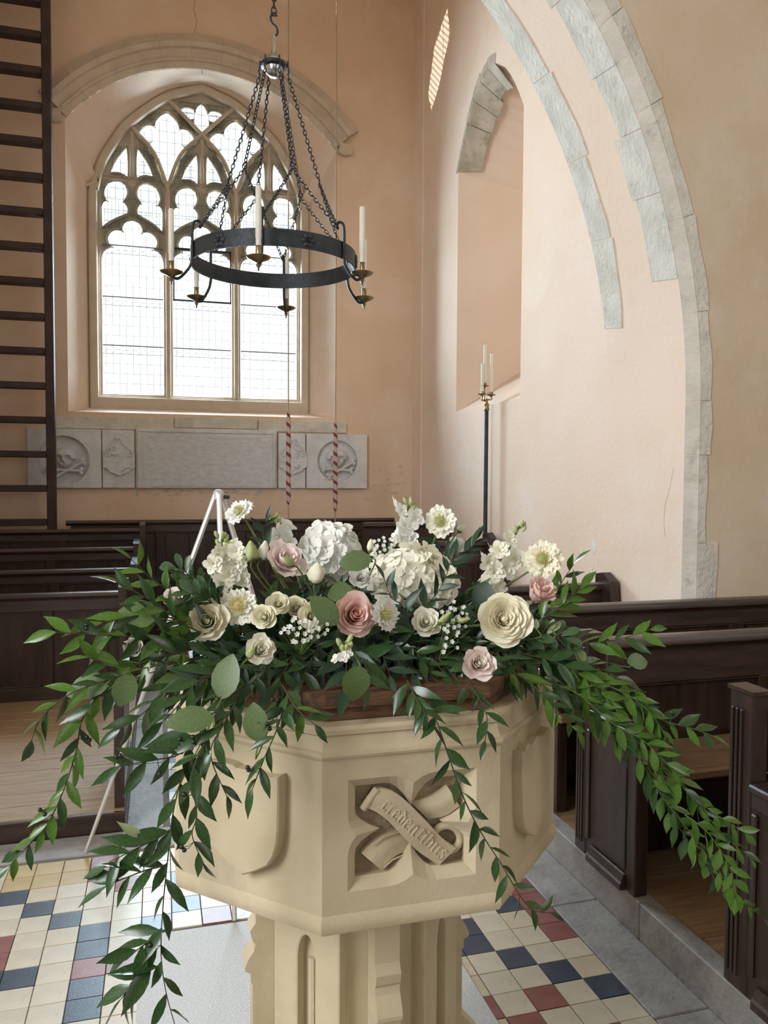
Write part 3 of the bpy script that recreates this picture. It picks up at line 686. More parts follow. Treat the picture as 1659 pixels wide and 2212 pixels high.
# panel outlines in the front face (x relative to the font, z)
yf = FY - ap
cn = [at(x, y, Y=yf) for x, y in ((751.8, 1685.5), (750.5, 1926.5), (1028.6, 1889.4), (1028.6, 1658.3))]
px0 = (cn[0].x + cn[1].x)/2 - FX; px1 = (cn[2].x + cn[3].x)/2 - FX; pz1 = (cn[0].z + cn[3].z)/2 - Z0; pz0 = (cn[1].z + cn[2].z)/2 - Z0
pcx, pcz, pa, pb = (px0+px1)/2, (pz0+pz1)/2, (px1-px0)/2, (pz1-pz0)/2
def quatre(h1, h2, cusp, w_, n=16):
    out = []
    for sd in range(4):
        for i in range(n):
            t = -1 + 2*i/n; d = cusp*max(0, 1 - abs(t)/w_)**1.9
            if sd == 0: p = (h1*t, -h2 + d)
            elif sd == 1: p = (h1 - d, h2*t)
            elif sd == 2: p = (-h1*t, h2 - d)
            else: p = (-h1 + d, -h2*t)
            out.append((pcx + p[0], pcz + p[1]))
    return out
qo, qi = quatre(pa, pb, 0.016, 0.35), quatre(pa - 0.017, pb - 0.018, 0.046, 0.46)
fx0, fx1 = P8[0][0], P8[1][0]
tmp = fill_sheet('tmp', [[(fx0, zl), (fx1, zl), (fx1, zh), (fx0, zh)], qo], stone_f, lambda a, b: (a, -ap, b))
o = len(s.v); s.v += [v.co[:] for v in tmp.data.vertices]; s.f += [tuple(o + i for i in p.vertices) for p in tmp.data.polygons]; bpy.data.objects.remove(tmp)
RD = 0.034
n = len(qo)
for i in range(n):
    j = (i+1) % n
    s.add([(qo[i][0], -ap, qo[i][1]), (qo[j][0], -ap, qo[j][1]), (qi[j][0], -ap + 0.017, qi[j][1]), (qi[i][0], -ap + 0.017, qi[i][1]), (qi[j][0], -ap + RD, qi[j][1]), (qi[i][0], -ap + RD, qi[i][1])], [(0, 1, 2, 3), (3, 2, 4, 5)])
s.build('basin', stone_f, font, smooth=28)
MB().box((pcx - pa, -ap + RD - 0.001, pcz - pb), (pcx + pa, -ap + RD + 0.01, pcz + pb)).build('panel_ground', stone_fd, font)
def Q(zx, zy, dep):              # point of the panel from the close-up of the photograph, dep metres behind the face
    p = at(690 + zx/4.046, 1620 + zy/4.046, Y=yf + dep); return V((p.x - FX, -ap + dep, p.z - Z0))
def ribbon(up, lo, d0, d1, bulge=0.006, nu=14):
    U = catmull([V((x, y, 0)) for x, y in up], 5); L_ = catmull([V((x, y, 0)) for x, y in lo], 5)
    U = [V((a, b, 0)) for a, b in resample([(p.x, p.y) for p in U], nu+1)]; L_ = [V((a, b, 0)) for a, b in resample([(p.x, p.y) for p in L_], nu+1)]
    def f(u, v):
        i = round(u*nu); p = U[i]*(1-v) + L_[i]*v; dep = d0 + (d1-d0)*u - bulge*sin(pi*u) + 0.002*cos(2*pi*v); return Q(p.x, p.y, dep)
    return MB().slab(f, nu, 6, (0, 0.012, 0))
scroll = ribbon([(500, 335), (620, 350), (760, 450), (930, 620), (1080, 780), (1195, 860)], [(375, 512), (460, 522), (600, 620), (760, 790), (880, 900), (1045, 1008)], 0.012, 0.010).build('scroll', stone_f, font, smooth=50)
ribbon([(690, 700), (560, 740), (450, 820), (368, 905)], [(860, 880), (720, 900), (620, 960), (545, 1052)], 0.026, 0.012, 0.0, 10).build('scroll_tail', stone_f, font, smooth=50)
ribbon([(790, 455), (900, 430), (1020, 390), (1120, 320)], [(950, 605), (1050, 590), (1130, 560), (1225, 490)], 0.024, 0.012, 0.0, 10).build('scroll_tail', stone_f, font, smooth=50)
MB().tube([Q(375 + 3*t, 512 + 4, 0.014) if False else Q(x, y, d) for x, y, d in ((378, 515, 0.016), (440, 425, 0.014), (502, 340, 0.016))], 0.007, 8).build('scroll_curl', stone_f, font, smooth=60)
loop = [Q(1110 + 118*cos(a) , 770 + 118*sin(a)*0.95, 0.024) for a in [radians_ for radians_ in [R(-150 + 20*i) for i in range(13)]]]
MB().tube(loop, 0.0075, 8).build('scroll_curl', stone_f, font, smooth=60)
for up in ([(455, 830), (560, 758), (690, 722)], [(560, 1030), (640, 960), (760, 905)]):
    MB().tube([Q(x, y, 0.012 + 0.011*i/2) for i, (x, y) in enumerate(up)], 0.0016, 5).build('scroll_bead', stone_f, font, 60)
# the lettering: credentibus
GL = {'c': (.66, [[(.55, .84), (.42, 1), (.2, .88), (.2, .12), (.36, 0), (.58, .12)]]),
      'r': (.62, [[(.08, .86), (.2, .98), (.2, .1), (.3, 0)], [(.2, .86), (.42, 1), (.56, .86)]]),
      'e': (.68, [[(.58, .12), (.38, 0), (.2, .12), (.2, .88), (.4, 1), (.58, .72), (.22, .46)]]),
      'd': (.74, [[(.62, .86), (.36, .95), (.2, .8), (.2, .14), (.38, 0), (.6, .16), (.6, .8), (.12, 1.32)]]),
      'n': (.92, [[(.08, .86), (.2, .98), (.2, .1), (.3, 0)], [(.2, .84), (.5, 1), (.66, .88), (.66, .1), (.78, 0)]]),
      't': (.62, [[(.26, 1.22), (.26, .12), (.4, 0), (.56, .1)], [(.06, .92), (.54, .96)]]),
      'i': (.46, [[(.08, .86), (.2, .98), (.2, .1), (.32, 0)], [(.14, 1.2), (.3, 1.34)]]),
      'b': (.8, [[(.2, 1.36), (.2, .1), (.4, 0), (.64, .16), (.64, .78), (.44, .98), (.2, .84)]]),
      'u': (.92, [[(.08, .86), (.2, .98), (.2, .14), (.38, 0), (.64, .16)], [(.54, .86), (.66, .98), (.66, .1), (.78, 0)]]),
      's': (.66, [[(.58, .86), (.38, 1), (.2, .78), (.56, .3), (.42, 0), (.12, .12)]])}
lt = MB(); word = 'credentibus'; tot = sum(GL[c][0] for c in word); cur = 0
p0_, p1_ = V((525, 500)), V((1062, 962)); adv = (p1_ - p0_)/tot; ux = adv.normalized(); upv = V((ux.y, -ux.x)); hgt = 92
for c in word:
    wd, st = GL[c]
    for run in st:
        pts = []
        for x, y in run:
            p = p0_ + adv*(cur + x) + upv*(y*hgt) ; k = (cur + x)/tot
            pts.append(Q(p.x, p.y, 0.0095 - 0.006*sin(pi*min(1, max(0, k*0.86 + 0.1)))))
        lt.tube(pts, 0.0021, 4)
    cur += wd
lt.build('carved_lettering', stone_f, scroll, smooth=60)
# shields on the two neighbouring faces
def shield(name, face, px_pts, proud):
    a = -pi/2 + face*pi/4; nrm = V((cos(a), sin(a), 0)); p = V((FX, FY, 0)) + nrm*(ap + proud)
    pts = [at_pl(x, y, p, nrm) - V((FX, FY, Z0)) for x, y in px_pts]; ctr = sum(pts, V())/len(pts)
    bm = MB(); k = len(pts); inset = [q + (ctr - q).normalized()*0.003 for q in pts]; mid = [q - nrm*0.003 for q in pts]; back = [q - nrm*(proud + 0.004) for q in pts]
    bm.add(inset + mid + back, [tuple(range(k))] + [(i, (i+1) % k, (i+1) % k + k, i + k) for i in range(k)] + [(i + k, (i+1) % k + k, (i+1) % k + 2*k, i + 2*k) for i in range(k)])
    return bm.build(name, stone_f, font)
zs_ = lambda L_, ox, oy, sc: [(ox + x/sc, oy + y/sc) for x, y in L_]
shield('shield', -1, zs_([(300, 775), (420, 752), (520, 775), (600, 800), (640, 830), (760, 855), (880, 905), (980, 925), (1065, 915), (1064, 1200), (1060, 1440), (1045, 1600), (1010, 1720), (950, 1810), (830, 1862), (697, 1897), (560, 1775), (450, 1665), (375, 1575), (325, 1450), (308, 1300), (302, 1000)], 370, 1480, 4.609), 0.024)
shield('shield', 1, zs_([(450, 640), (480, 628), (500, 560), (545, 575), (590, 490), (650, 485), (705, 405), (714, 520), (712, 700), (705, 900), (690, 1100), (650, 1250), (570, 1452), (500, 1420), (470, 1370), (455, 1250), (450, 900)], 1030, 1480, 4.426), 0.022)
# stem: octagonal core, four lancet piers on the diagonals, four moulded buttresses
s = MB(); pc = [(0.40, 0.0), (0.40, 0.09), (0.37, 0.12), (0.33, 0.13), (0.33, 0.2), (0.25, 0.27), (0.20, 0.30), (0.20, 0.74), (0.30, 0.79)]
for r, z in pc: s.v += oct_pts(r, z)
for i in range(len(pc)-1):
    for k in range(8): s.f.append((i*8+k, i*8+(k+1) % 8, (i+1)*8+(k+1) % 8, (i+1)*8+k))
s.build('stem', stone_f, font, smooth=25)
lan = [(-0.021, 0.26), (0.021, 0.26), (0.021, 0.575)] + [(0.021 - 0.021*(i/6)**1.6, 0.575 + 0.05*sin(pi/2*i/6)) for i in range(1, 7)] + [(-0.021 + 0.021*(i/6)**1.6, 0.575 + 0.05*sin(pi/2*i/6)) for i in range(5, -1, -1)]
lan = [(x, z + 0.018) for x, z in lan]
pier_me = None
for k in range(4):
    a = -3*pi/4 + k*pi/2; mt_ = Matrix.Rotation(a + pi/2, 4, 'Z')
    if not pier_me:
        t = curve_plate('pier', [[(-0.083, 0.2), (0.083, 0.2), (0.083, 0.73), (-0.083, 0.73)], lan], 0.03, 0.005, stone_f, -0.212 + 0.015)
        bm = MB(); bm.v = [v.co[:] for v in t.data.vertices]; bm.f = [tuple(p.vertices) for p in t.data.polygons]; bpy.data.objects.remove(t)
        bm.box((-0.083, -0.185, 0.2), (0.083, -0.02, 0.728)).box((-0.088, -0.217, 0.725), (0.088, -0.05, 0.79), 0.004)
        bm.tube([(0, -0.186, 0.26), (0, -0.186, 0.585)], 0.010, 8)
        pier_me = bm.mesh('pier', stone_f, 25)
    link('pier', pier_me, font, mt_)
bp_ = [(0.10, 0.795), (0.239, 0.795), (0.239, 0.615), (0.252, 0.597), (0.246, 0.575), (0.240, 0.567), (0.243, 0.552), (0.255, 0.535), (0.263, 0.517), (0.262, 0.508), (0.250, 0.503), (0.250, 0.483), (0.246, 0.478), (0.246, 0.32), (0.30, 0.26), (0.32, 0.12), (0.10, 0.12)]
but_me = MB().prism([(0, -r, z) for r, z in bp_], (0.052, 0, 0), Matrix.Translation((-0.026, 0, 0))).mesh('buttress', stone_f)
for k in range(4): link('buttress', but_me, font, Matrix.Rotation(k*pi/2, 4, 'Z'))
# wooden lid in two layers of boards
lid = thing('font_lid', 'octagonal brown wooden font cover made of two layers of boards', 'lid', (FX, FY, 1.166))
def clip(poly, y, keep_above):
    out = []
    for p, q in zip(poly, poly[1:] + poly[:1]):
        ip = (p[1] >= y) == keep_above; iq = (q[1] >= y) == keep_above
        if ip: out.append(p)
        if ip != iq: t = (y - p[1])/(q[1] - p[1]); out.append((p[0] + (q[0]-p[0])*t, y))
    return out
for lay, (rr_, zz0, zz1) in enumerate(((0.400, 0.0, 0.0225), (0.408, 0.0235, 0.047))):
    oc = [(x, y) for x, y, _ in oct_pts(rr_, 0)]; ymin = -rr_*C8; nb_ = 5 - lay
    for k in range(nb_):
        a, b = ymin + 2*abs(ymin)*k/nb_ + 0.001, ymin + 2*abs(ymin)*(k+1)/nb_ - 0.001
        pl_ = clip(clip(oc, a, True), b, False)
        if lay: pl_ = [(-y, x) for x, y in pl_] if False else pl_
        bm = MB().prism([(x, y, zz0) for x, y in pl_], (0, 0, zz1 - zz0)); bm.build('board', wood_l, lid)
# ------------------------------------------------------------ pews
def panelled(root, x0, x1, y, z0, z1, npan, face=-1, th=0.04, rail=0.075, stile=0.07, low=0.09, split=None):
    """panelled back in the plane Y=y: rails and stiles (parts), each panel a part; face -1 looks towards the camera"""
    yb = y + th if face < 0 else y - th; ya, yc_ = min(y, yb), max(y, yb)
    L_ = MB
    L_().box((x0, ya, z1 - rail), (x1, yc_, z1), 0.003).build('rail', wood_x, root)
    L_().box((x0, ya, z0), (x1, yc_, z0 + low), 0.003).build('rail', wood_x, root)
    rows = [(z0 + low, z1 - rail)]
    if split:
        L_().box((x0, ya, split - 0.03), (x1, yc_, split + 0.03), 0.003).build('rail', wood_x, root); rows = [(z0 + low, split - 0.03), (split + 0.03, z1 - rail)]
    for zz0, zz1 in rows:
        for k in range(npan + 1):
            xs = x0 + (x1 - x0 - stile)*k/npan
            L_().box((xs, ya, zz0), (xs + stile, yc_, zz1), 0.003).build('stile', wood_d, root)
        for k in range(npan):
            xa = x0 + (x1 - x0 - stile)*k/npan + stile; xb = x0 + (x1 - x0 - stile)*(k+1)/npan; yo = ya + th*0.45
            b = L_().box((xa - 0.003, yo, zz0 - 0.003), (xb + 0.003, yo + th*0.35, zz1 + 0.003)); b.build('panel', wood_d, root)
            for (a0, b0, a1, b1) in ((xa, zz1 - 0.012, xb, zz1), (xa, zz0, xb, zz0 + 0.012)):
                L_().box((a0, ya + 0.006, b0), (a1, yo + 0.002, b1), 0.003).build('panel_moulding', wood_x, root)
def top_rail(root, x0, x1, y, z, d=0.075, h=0.035):
    pr_ = [(-0.5*d, 0.006), (-0.5*d, h*0.55), (-0.4*d, h*0.9), (-0.15*d, h), (0.3*d, h), (0.5*d, h*0.7), (0.5*d, 0.004), (0.36*d, -0.012), (-0.30*d, -0.012), (-0.34*d, -0.004), (-0.42*d, -0.002)]
    return MB().prism([(0, y + a, z - h + b) for a, b in pr_], (x1 - x0, 0, 0), Matrix.Translation((x0, 0, 0))).build('top_rail', wood_x, root, smooth=40)
def end_board(root, x0, x1, y0, y1, z0, z1, slope=0.0, name='pew_end'):
    return MB().prism([(x0, y0, z0), (x0, y1, z0), (x0, y1, z1), (x0, y1 - 0.02, z1 + 0.012), (x0, y0 + 0.02, z1 + 0.012 - slope), (x0, y0, z1 - slope)], (x1 - x0, 0, 0)).build(name, wood_d, root, smooth=30)
LG = None
rows_l = [  # y, top z, end x, panels
    ('nearest long dark panelled pew on the left, its base on the oak platform', 5.70, 0.812, -0.232, 7, 0.088, 0.09),
    ('second long dark pew from the front on the left, behind the nearest', 6.28, 0.905, -0.172, 6, 0.20, 0.07),
    ('third long dark pew on the left, its end post rising above the second', 6.88, 1.012, -0.172, 5, 0.32, 0.07),
    ('rearmost long dark pew on the left with a tall end post', 7.42, 1.130, -0.135, 5, 0.42, 0.09)]
for k, (lab, y, z, xe, npan, zb_, rl) in enumerate(rows_l):
    t = thing('pew', lab, 'pew', (0, 0, 0))
    panelled(t, -3.3, xe - 0.05, y, zb_, z - 0.03, npan, rail=0.075 + 0.02*(k == 0), split=None)
    top_rail(t, -3.3, xe - 0.05, y + 0.01, z)
    end_board(t, xe - 0.05, xe, y - 0.05, y + 0.42, 0.088, z + 0.03)
    MB().box((-3.3, y + 0.045, 0.40 + zb_), (xe - 0.052, y + 0.40, 0.435 + zb_), 0.004).build('seat', wood_s, t)
    if zb_ > 0.1: MB().box((-3.3, y + 0.002, 0.088), (xe - 0.052, y + 0.038, zb_ - 0.001)).build('plinth', wood_d, t)
# low open bench end standing at the platform corner
t = thing('bench_end', 'low dark bench end standing at the corner of the oak platform', 'bench end')
MB().box((-0.212, 3.745, 0.089), (-0.168, 3.80, 0.60), 0.003).build('post', wood_d, t)
MB().box((-0.205, 3.80, 0.13), (-0.175, 4.55, 0.56), 0.003).build('panel', wood_d, t)
MB().box((-0.212, 3.80, 0.5605), (-0.168, 4.56, 0.60), 0.003).build('rail', wood_d, t); MB().box((-0.212, 3.80, 0.089), (-0.168, 4.56, 0.13), 0.003).build('rail', wood_d, t)
# long panelled pew against the end wall
t = thing('wall_pew', 'long dark panelled wall bench below the memorial and its bell ropes', 'pew')
panelled(t, -0.80, 2.30, 7.80, 0.30, 1.15, 4, split=0.62, rail=0.085, low=0.07, stile=0.09); top_rail(t, -0.84, 2.30, 7.81, 1.185)
for x in (-0.80, 2.26): MB().box((x, 7.79, 0.001), (x + 0.05, 8.15, 1.15), 0.003).build('pew_end', wood_d, t)
for x in (0.26, 0.98, 1.62): MB().box((x, 7.785, 0.3), (x + 0.05, 7.80, 1.06), 0.003).build('pilaster', wood_d, t)
MB().box((0.85, 7.782, 0.99), (1.95, 7.799, 1.005), 0.003).build('bead_rail', wood_x, t)
MB().box((-0.75, 7.84, 0.001), (2.25, 8.1, 0.45), 0.004).build('seat_box', wood_d, t)
# pews on the right, seats facing the camera
def right_pew(lab, y, z, xl, xr, zfl, npan, seat=True, end_post=False, wall_end=False, full_end=False, zc__=None):
    t = thing('pew', lab, 'pew')
    zs = zfl + 0.42
    panelled(t, xl, xr, y, zs - 0.1 if seat else zfl, z - 0.03, npan, rail=0.16 if not full_end else 0.10, low=0.06, stile=0.085)
    top_rail(t, xl, xr, y + 0.012, z, 0.085, 0.04)
    if seat:
        MB().box((xl, y - 0.34, zs - 0.005), (xr, y - 0.012, zs + 0.028), 0.006).build('seat', wood_s, t)
        MB().box((xl, y - 0.01, zfl + 0.001), (xr, y + 0.03, zs - 0.11)).build('back_board', wood_d, t)
    if wall_end:   # shaped end against the wall
        MB().prism([(xr, y - 0.30, zfl), (xr, y + 0.06, zfl), (xr, y + 0.06, z + 0.05), (xr, y - 0.02, z + 0.065), (xr, y - 0.10, z + 0.02), (xr, y - 0.13, z - 0.2), (xr, y - 0.30, z - 0.28)], (0.055, 0, 0)).build('pew_end', wood_d, t, smooth=30)
    return t
def moulded_end(t, y0, y1, ypost, zt, za, zfl, x0=1.590, th=0.055):
    """open-topped bench end: tall back post, low panelled arm; faces the aisle (-X)"""
    x1 = x0 + th
    MB().box((x0, ypost, zfl), (x1, y1, zt), 0.004).build('post', wood_d, t)
    MB().prism([(x0 - 0.004, ypost - 0.006, zt - 0.001), (x1 + 0.006, ypost - 0.006, zt - 0.001), (x1 + 0.006, y1 + 0.006, zt - 0.001), (x0 - 0.004, y1 + 0.006, zt - 0.001)], (0, 0, 0.012)).build('post_cap', wood_x, t)
    for q in (0.012, 0.030, 0.048): MB().box((x0 - 0.006, y1 - q - 0.010, zfl + 0.04), (x0 + 0.002, y1 - q, zt - 0.05), 0.002).build('bead', wood_d, t)
    MB().box((x0 + 0.004, y0 + 0.055, zfl + 0.06), (x1 - 0.012, ypost - 0.001, za - 0.06)).build('panel', wood_d, t)
    MB().box((x0, y0, zfl), (x1, y0 + 0.055, za - 0.0605), 0.004).build('stile', wood_d, t)
    MB().box((x0, y0, za - 0.06), (x1, ypost - 0.001, za - 0.012), 0.004).build('rail', wood_d, t)
    MB().box((x0 - 0.012, y0 - 0.012, za - 0.0115), (x1 + 0.010, ypost - 0.001, za + 0.012), 0.005).build('armrest', wood_x, t)
    MB().box((x0 - 0.006, ypost - 0.030, zfl + 0.07), (x0 + 0.0035, ypost - 0.008, za - 0.07), 0.004).build('bead', wood_d, t); MB().box((x0 - 0.004, y0 + 0.055, zfl + 0.07), (x0 + 0.0035, y0 + 0.066, za - 0.07), 0.003).build('bead', wood_d, t)
    MB().prism([(x0 - 0.022, y0 + 0.055, zfl), (x0 - 0.0005, y0 + 0.055, zfl), (x0 - 0.0005, y0 + 0.055, zfl + 0.058), (x0 - 0.008, y0 + 0.055, zfl + 0.056), (x0 - 0.016, y0 + 0.055, zfl + 0.03), (x0 - 0.022, y0 + 0.055, zfl + 0.022)], (0, ypost - y0 - 0.10, 0)).build('base_moulding', wood_d, t)
    MB().box((x0 + 0.004, y0 + 0.055, zfl), (x1 - 0.004, ypost - 0.001, zfl + 0.0595)).build('rail', wood_d, t)
zk = 0.129
t = right_pew('near right pew cut by the picture edge, its tall post beside the leaf spray', 1.845, 0.955, 1.66, 4.6, 0.119, 5); moulded_end(t, 1.40, 1.925, 1.832, 0.995, 0.735, zk)
t = right_pew('right pew whose low arm stands just beside the font, with a bare oak seat', 2.70, 0.982, 1.66, 4.6, 0.119, 4); moulded_end(t, 2.385, 2.80, 2.722, 0.99, 0.70, zk)
t = right_pew('right pew backing on the plastered pier, with blue sheen on its panels', 3.40, 0.992, 1.66, 4.6, 0.119, 5, full_end=True); moulded_end(t, 3.10, 3.455, 3.40, 1.0, 0.72, zk, x0=1.665)
right_pew('dark pew below the flaked plaster, end shaped against the wall', 4.20, 0.975, 1.72, 2.53, 0.119, 1, wall_end=True)
right_pew('small dark pew in front of the tall candle stand', 5.86, 1.10, 1.72, 2.49, 0.119, 1, wall_end=True)
right_pew('dark pew behind the scabious, in the tower corner', 6.78, 1.20, 1.72, 2.55, 0.119, 1, wall_end=False)
# ------------------------------------------------------------ memorial under the window
def mat_text():
    mt = stone_m.copy(); mt.name = 'inscribed_stone'; N = mt.node_tree.nodes; L = mt.node_tree.links
    return mt
mem = thing('memorial', 'grey carved stone memorial with skulls, shields and a worn inscription', 'memorial')
def on_wall(px, py, d=0.0): p = at(px, py, Y=D - d); return p
def stone_rect(x0, y0, x1, y1, d, name='stone_panel', m=stone_m, bev=0.006, parent=mem):
    a, b = at(x0, (y0+y1)/2, Y=D - d), at(x1, (y0+y1)/2, Y=D - d); za, zb__ = at((x0+x1)/2, y0, Y=D-d).z, at((x0+x1)/2, y1, Y=D-d).z
    return MB().box((a.x, D - d, zb__), (b.x, D + 0.01, za), bev).build(name, m, parent), (a.x, b.x, zb__, za)
zt_, zbm = 2.045, 1.478
X_ = lambda px: at(px, 990, Y=D).x
def slab_(xa, xb, z0, z1, d, name='stone_panel', m=stone_m, bev=0.006): return MB().box((xa + 0.002, D - d, z0), (xb - 0.002, D + 0.01, z1), bev).build(name, m, mem)
def round_panel(xa, xb, px, py, rad):
    c = at(px, py, Y=D); k = 28; ring = [(c.x + rad*cos(2*pi*i/k), c.z + rad*sin(2*pi*i/k)) for i in range(k)]
    o = curve_plate('stone_panel', [[(xa + 0.002, zbm), (xb - 0.002, zbm), (xb - 0.002, zt_), (xa + 0.002, zt_)], ring], 0.06, 0.006, stone_m, D - 0.025, mem)
    MB().lathe([(0.001, 0), (rad + 0.01, 0)], k, Matrix.Translation((c.x, D - 0.003, c.z)) @ Matrix.Rotation(pi/2, 4, 'X'), cap=False).build('sunk_roundel', stone_m, o)
    return c, o
def skull(c, o, rad, face=-1):
    def sk(u, v):
        th, ph = pi*u, 2*pi*v; x, y, z = sin(th)*cos(ph), sin(th)*sin(ph), cos(th)
        p = V((x*0.105, y*0.075, z*0.095)); 
        if z < -0.25: p.x *= 0.72; p.z *= 1.15
        for ex in (-0.042, 0.030):
            d = sqrt((p.x - ex)**2 + (p.z + 0.012)**2)
            if d < 0.030 and y < 0: p.y += 0.06*(1 - d/0.030)**0.5
        d = sqrt(((p.x + 0.008)*1.5)**2 + (p.z + 0.055)**2)
        if d < 0.02 and y < 0: p.y += 0.04*(1 - d/0.02)
        return (c.x + p.x*1.05 - 0.005, D - 0.025 + p.y, c.z + p.z*1.0 + 0.035)
    s = MB().grid(sk, 36, 64); s.build('skull', stone_m, o, smooth=60)
    for (xa, za, xb, zb2) in ((-0.150, -0.085, 0.150, -0.100), (-0.095, -0.165, 0.168, -0.010)):
        a, b = V((c.x + xa, D - 0.052, c.z + za)), V((c.x + xb, D - 0.052, c.z + zb2)); dr = (b - a).normalized(); pd = V((-dr.z, 0, dr.x))
        s = MB().tube([a, a + dr*0.03, (a+b)/2, b - dr*0.03, b], [0.022, 0.016, 0.013, 0.016, 0.022], 8)
        for e in (a, b):
            for sg in (-1, 1): s.lathe([(0.001, -0.022), (0.016, -0.016), (0.023, 0), (0.016, 0.016), (0.001, 0.022)], 8, Matrix.Translation(e + pd*0.018*sg))
        s.build('crossed_bone', stone_m, o, smooth=60)
rad = 0.212
cR, oR = round_panel(X_(660), X_(791), 727, 996, rad); skull(cR, oR, rad)
cL, oL = round_panel(X_(60), X_(220), 138, 995, 0.235); skull(cL + V((0.01, 0, 0)), oL, rad)
def shield_panel(xa, xb, cxp):
    slab_(xa, xb, zbm, zt_, 0.04)
    c = at(cxp, 985, Y=D); sc = 0.29
    ol = [(0, .62), (.07, .58), (.12, .45), (.32, .25), (.45, .18), (.50, .05), (.50, -.36), (.38, -.40), (.30, -.50), (.12, -.56), (0, -.62)]
    ol = [(c.x + x*sc, c.z + z*sc*1.08) for x, z in ol] + [(c.x - x*sc, c.z + z*sc*1.08) for x, z in ol[1:-1][::-1]]
    o = MB().prism([(x, D - 0.072, z) for x, z in ol], (0, 0.034, 0)).build('shield', stone_m, mem)
    MB().box((c.x - 0.14, D - 0.076, c.z - 0.062), (c.x + 0.14, D - 0.071, c.z - 0.052)).build('shield_band', stone_m, o)
    r = random.Random(int(cxp))
    for sg in (-1, 1):
        MB().tube(catmull([(c.x + sg*x*sc, D - 0.076, c.z + z*sc) for x, z in ((.03, .58), (.14, .38), (.34, .22), (.42, .06), (.30, -.02), (.36, .1))], 5), 0.009, 5).build('carved_scroll', stone_m, o, 60)
    for q in range(6):
        a = r.uniform(0, 6.28); x, z = c.x + r.uniform(-.07, .07), c.z + (r.uniform(-.02, .08) if q < 4 else r.uniform(-.13, -.09))
        MB().tube(catmull([(x - .03*cos(a), D - 0.074, z - .03*sin(a)), (x + .012*sin(a), D - 0.080, z - .012*cos(a)), (x + .03*cos(a), D - 0.074, z + .03*sin(a))], 4), 0.008, 5).build('carved_scroll', stone_m, o, 60)
shield_panel(X_(221), X_(291), 258); shield_panel(X_(600), X_(659), 631)
ix0, ix1 = X_(294), X_(597)
slab_(ix0, ix1, zbm, 2.075, 0.045, 'moulded_frame'); MB().box((ix0 + 0.02, D - 0.056, 2.03), (ix1 - 0.02, D - 0.044, 2.05), 0.004).build('moulding', stone_m, mem)
for xa in (ix0 + 0.018, ix1 - 0.042): MB().box((xa, D - 0.062, zbm + 0.002), (xa + 0.024, D - 0.044, 2.029), 0.005).build('moulding', stone_m, mem)
ins = MB().box((ix0 + 0.07, D - 0.050, zbm + 0.02), (ix1 - 0.07, D - 0.044, 2.00), 0.002).build('inscription_panel', mat('worn_inscribed_stone', (0.60, 0.61, 0.63), 0.85, (0.72, 0.73, 0.75), 14, 0.8, 48, 0.2, stretch=(1, 1, 2.4)), mem)
# stones of the course between memorial and sill
for k, (a, b, za, zb2) in enumerate(((115, 376, 2.05, 2.165), (378, 556, 2.08, 2.185), (558, 748, 2.06, 2.172))):
    MB().box((X_(a), D - 0.02 - 0.004*k, za), (X_(b) - 0.003, D + 0.01, zb2), 0.005).build('course_stone', stone_g, mem)
# ------------------------------------------------------------ ladder
t = thing('ladder', 'dark brown wooden ladder fixed upright before the end wall', 'ladder')
xr_, xl_ = at(105, 600, Y=7.85).x, at(105, 600, Y=7.85).x - 0.62
for x in (xl_, xr_): MB().box((x - 0.038, 7.83, 0.09), (x + 0.038, 7.93, 7.0), 0.006).build('rail', wood_t, t)
zr = at(50, 1055, Y=7.85).z; stp = (at(50, 226, Y=7.85).z - zr)/11
for k in range(-1, 18):
    z = zr + stp*k
    MB().box((xl_ + 0.039, 7.82, z - 0.030), (xr_ - 0.039, 7.94, z + 0.030), 0.006).build('rung', wood_t, t)
# ------------------------------------------------------------ bell ropes
for px, Y_, zt, zb3, lab in ((623, 7.0, 2.19, 1.352, 'red and white striped bell rope sally hanging nearer the window middle'), (724.5, 7.2, 2.13, 1.28, 'red and white striped bell rope sally hanging before the right skull panel')):
    p = at(px, 1000, Y=Y_)
    t = thing('bell_rope', lab, 'bell rope', (p.x, Y_, zb3))
    L_ = zt - zb3
    MB().lathe([(0.006, 0), (0.016, 0.02), (0.021, 0.08), (0.0215, L_*0.6), (0.020, L_ - 0.12), (0.012, L_ - 0.02), (0.006, L_)], 14).build('sally', sally, t, smooth=50)
    MB().tube([(0, 0, L_), (0, 0, CEIL - zb3)], 0.0055, 6).build('rope', rope_m, t, 60)
    MB().tube(catmull([(0, 0, 0.0), (0, 0, -0.13), (0.0, 0, -0.20), (0.018, 0, -0.19), (0.02, 0, -0.14)], 5), 0.0065, 6).build('rope_tail', rope_m, t, 60)
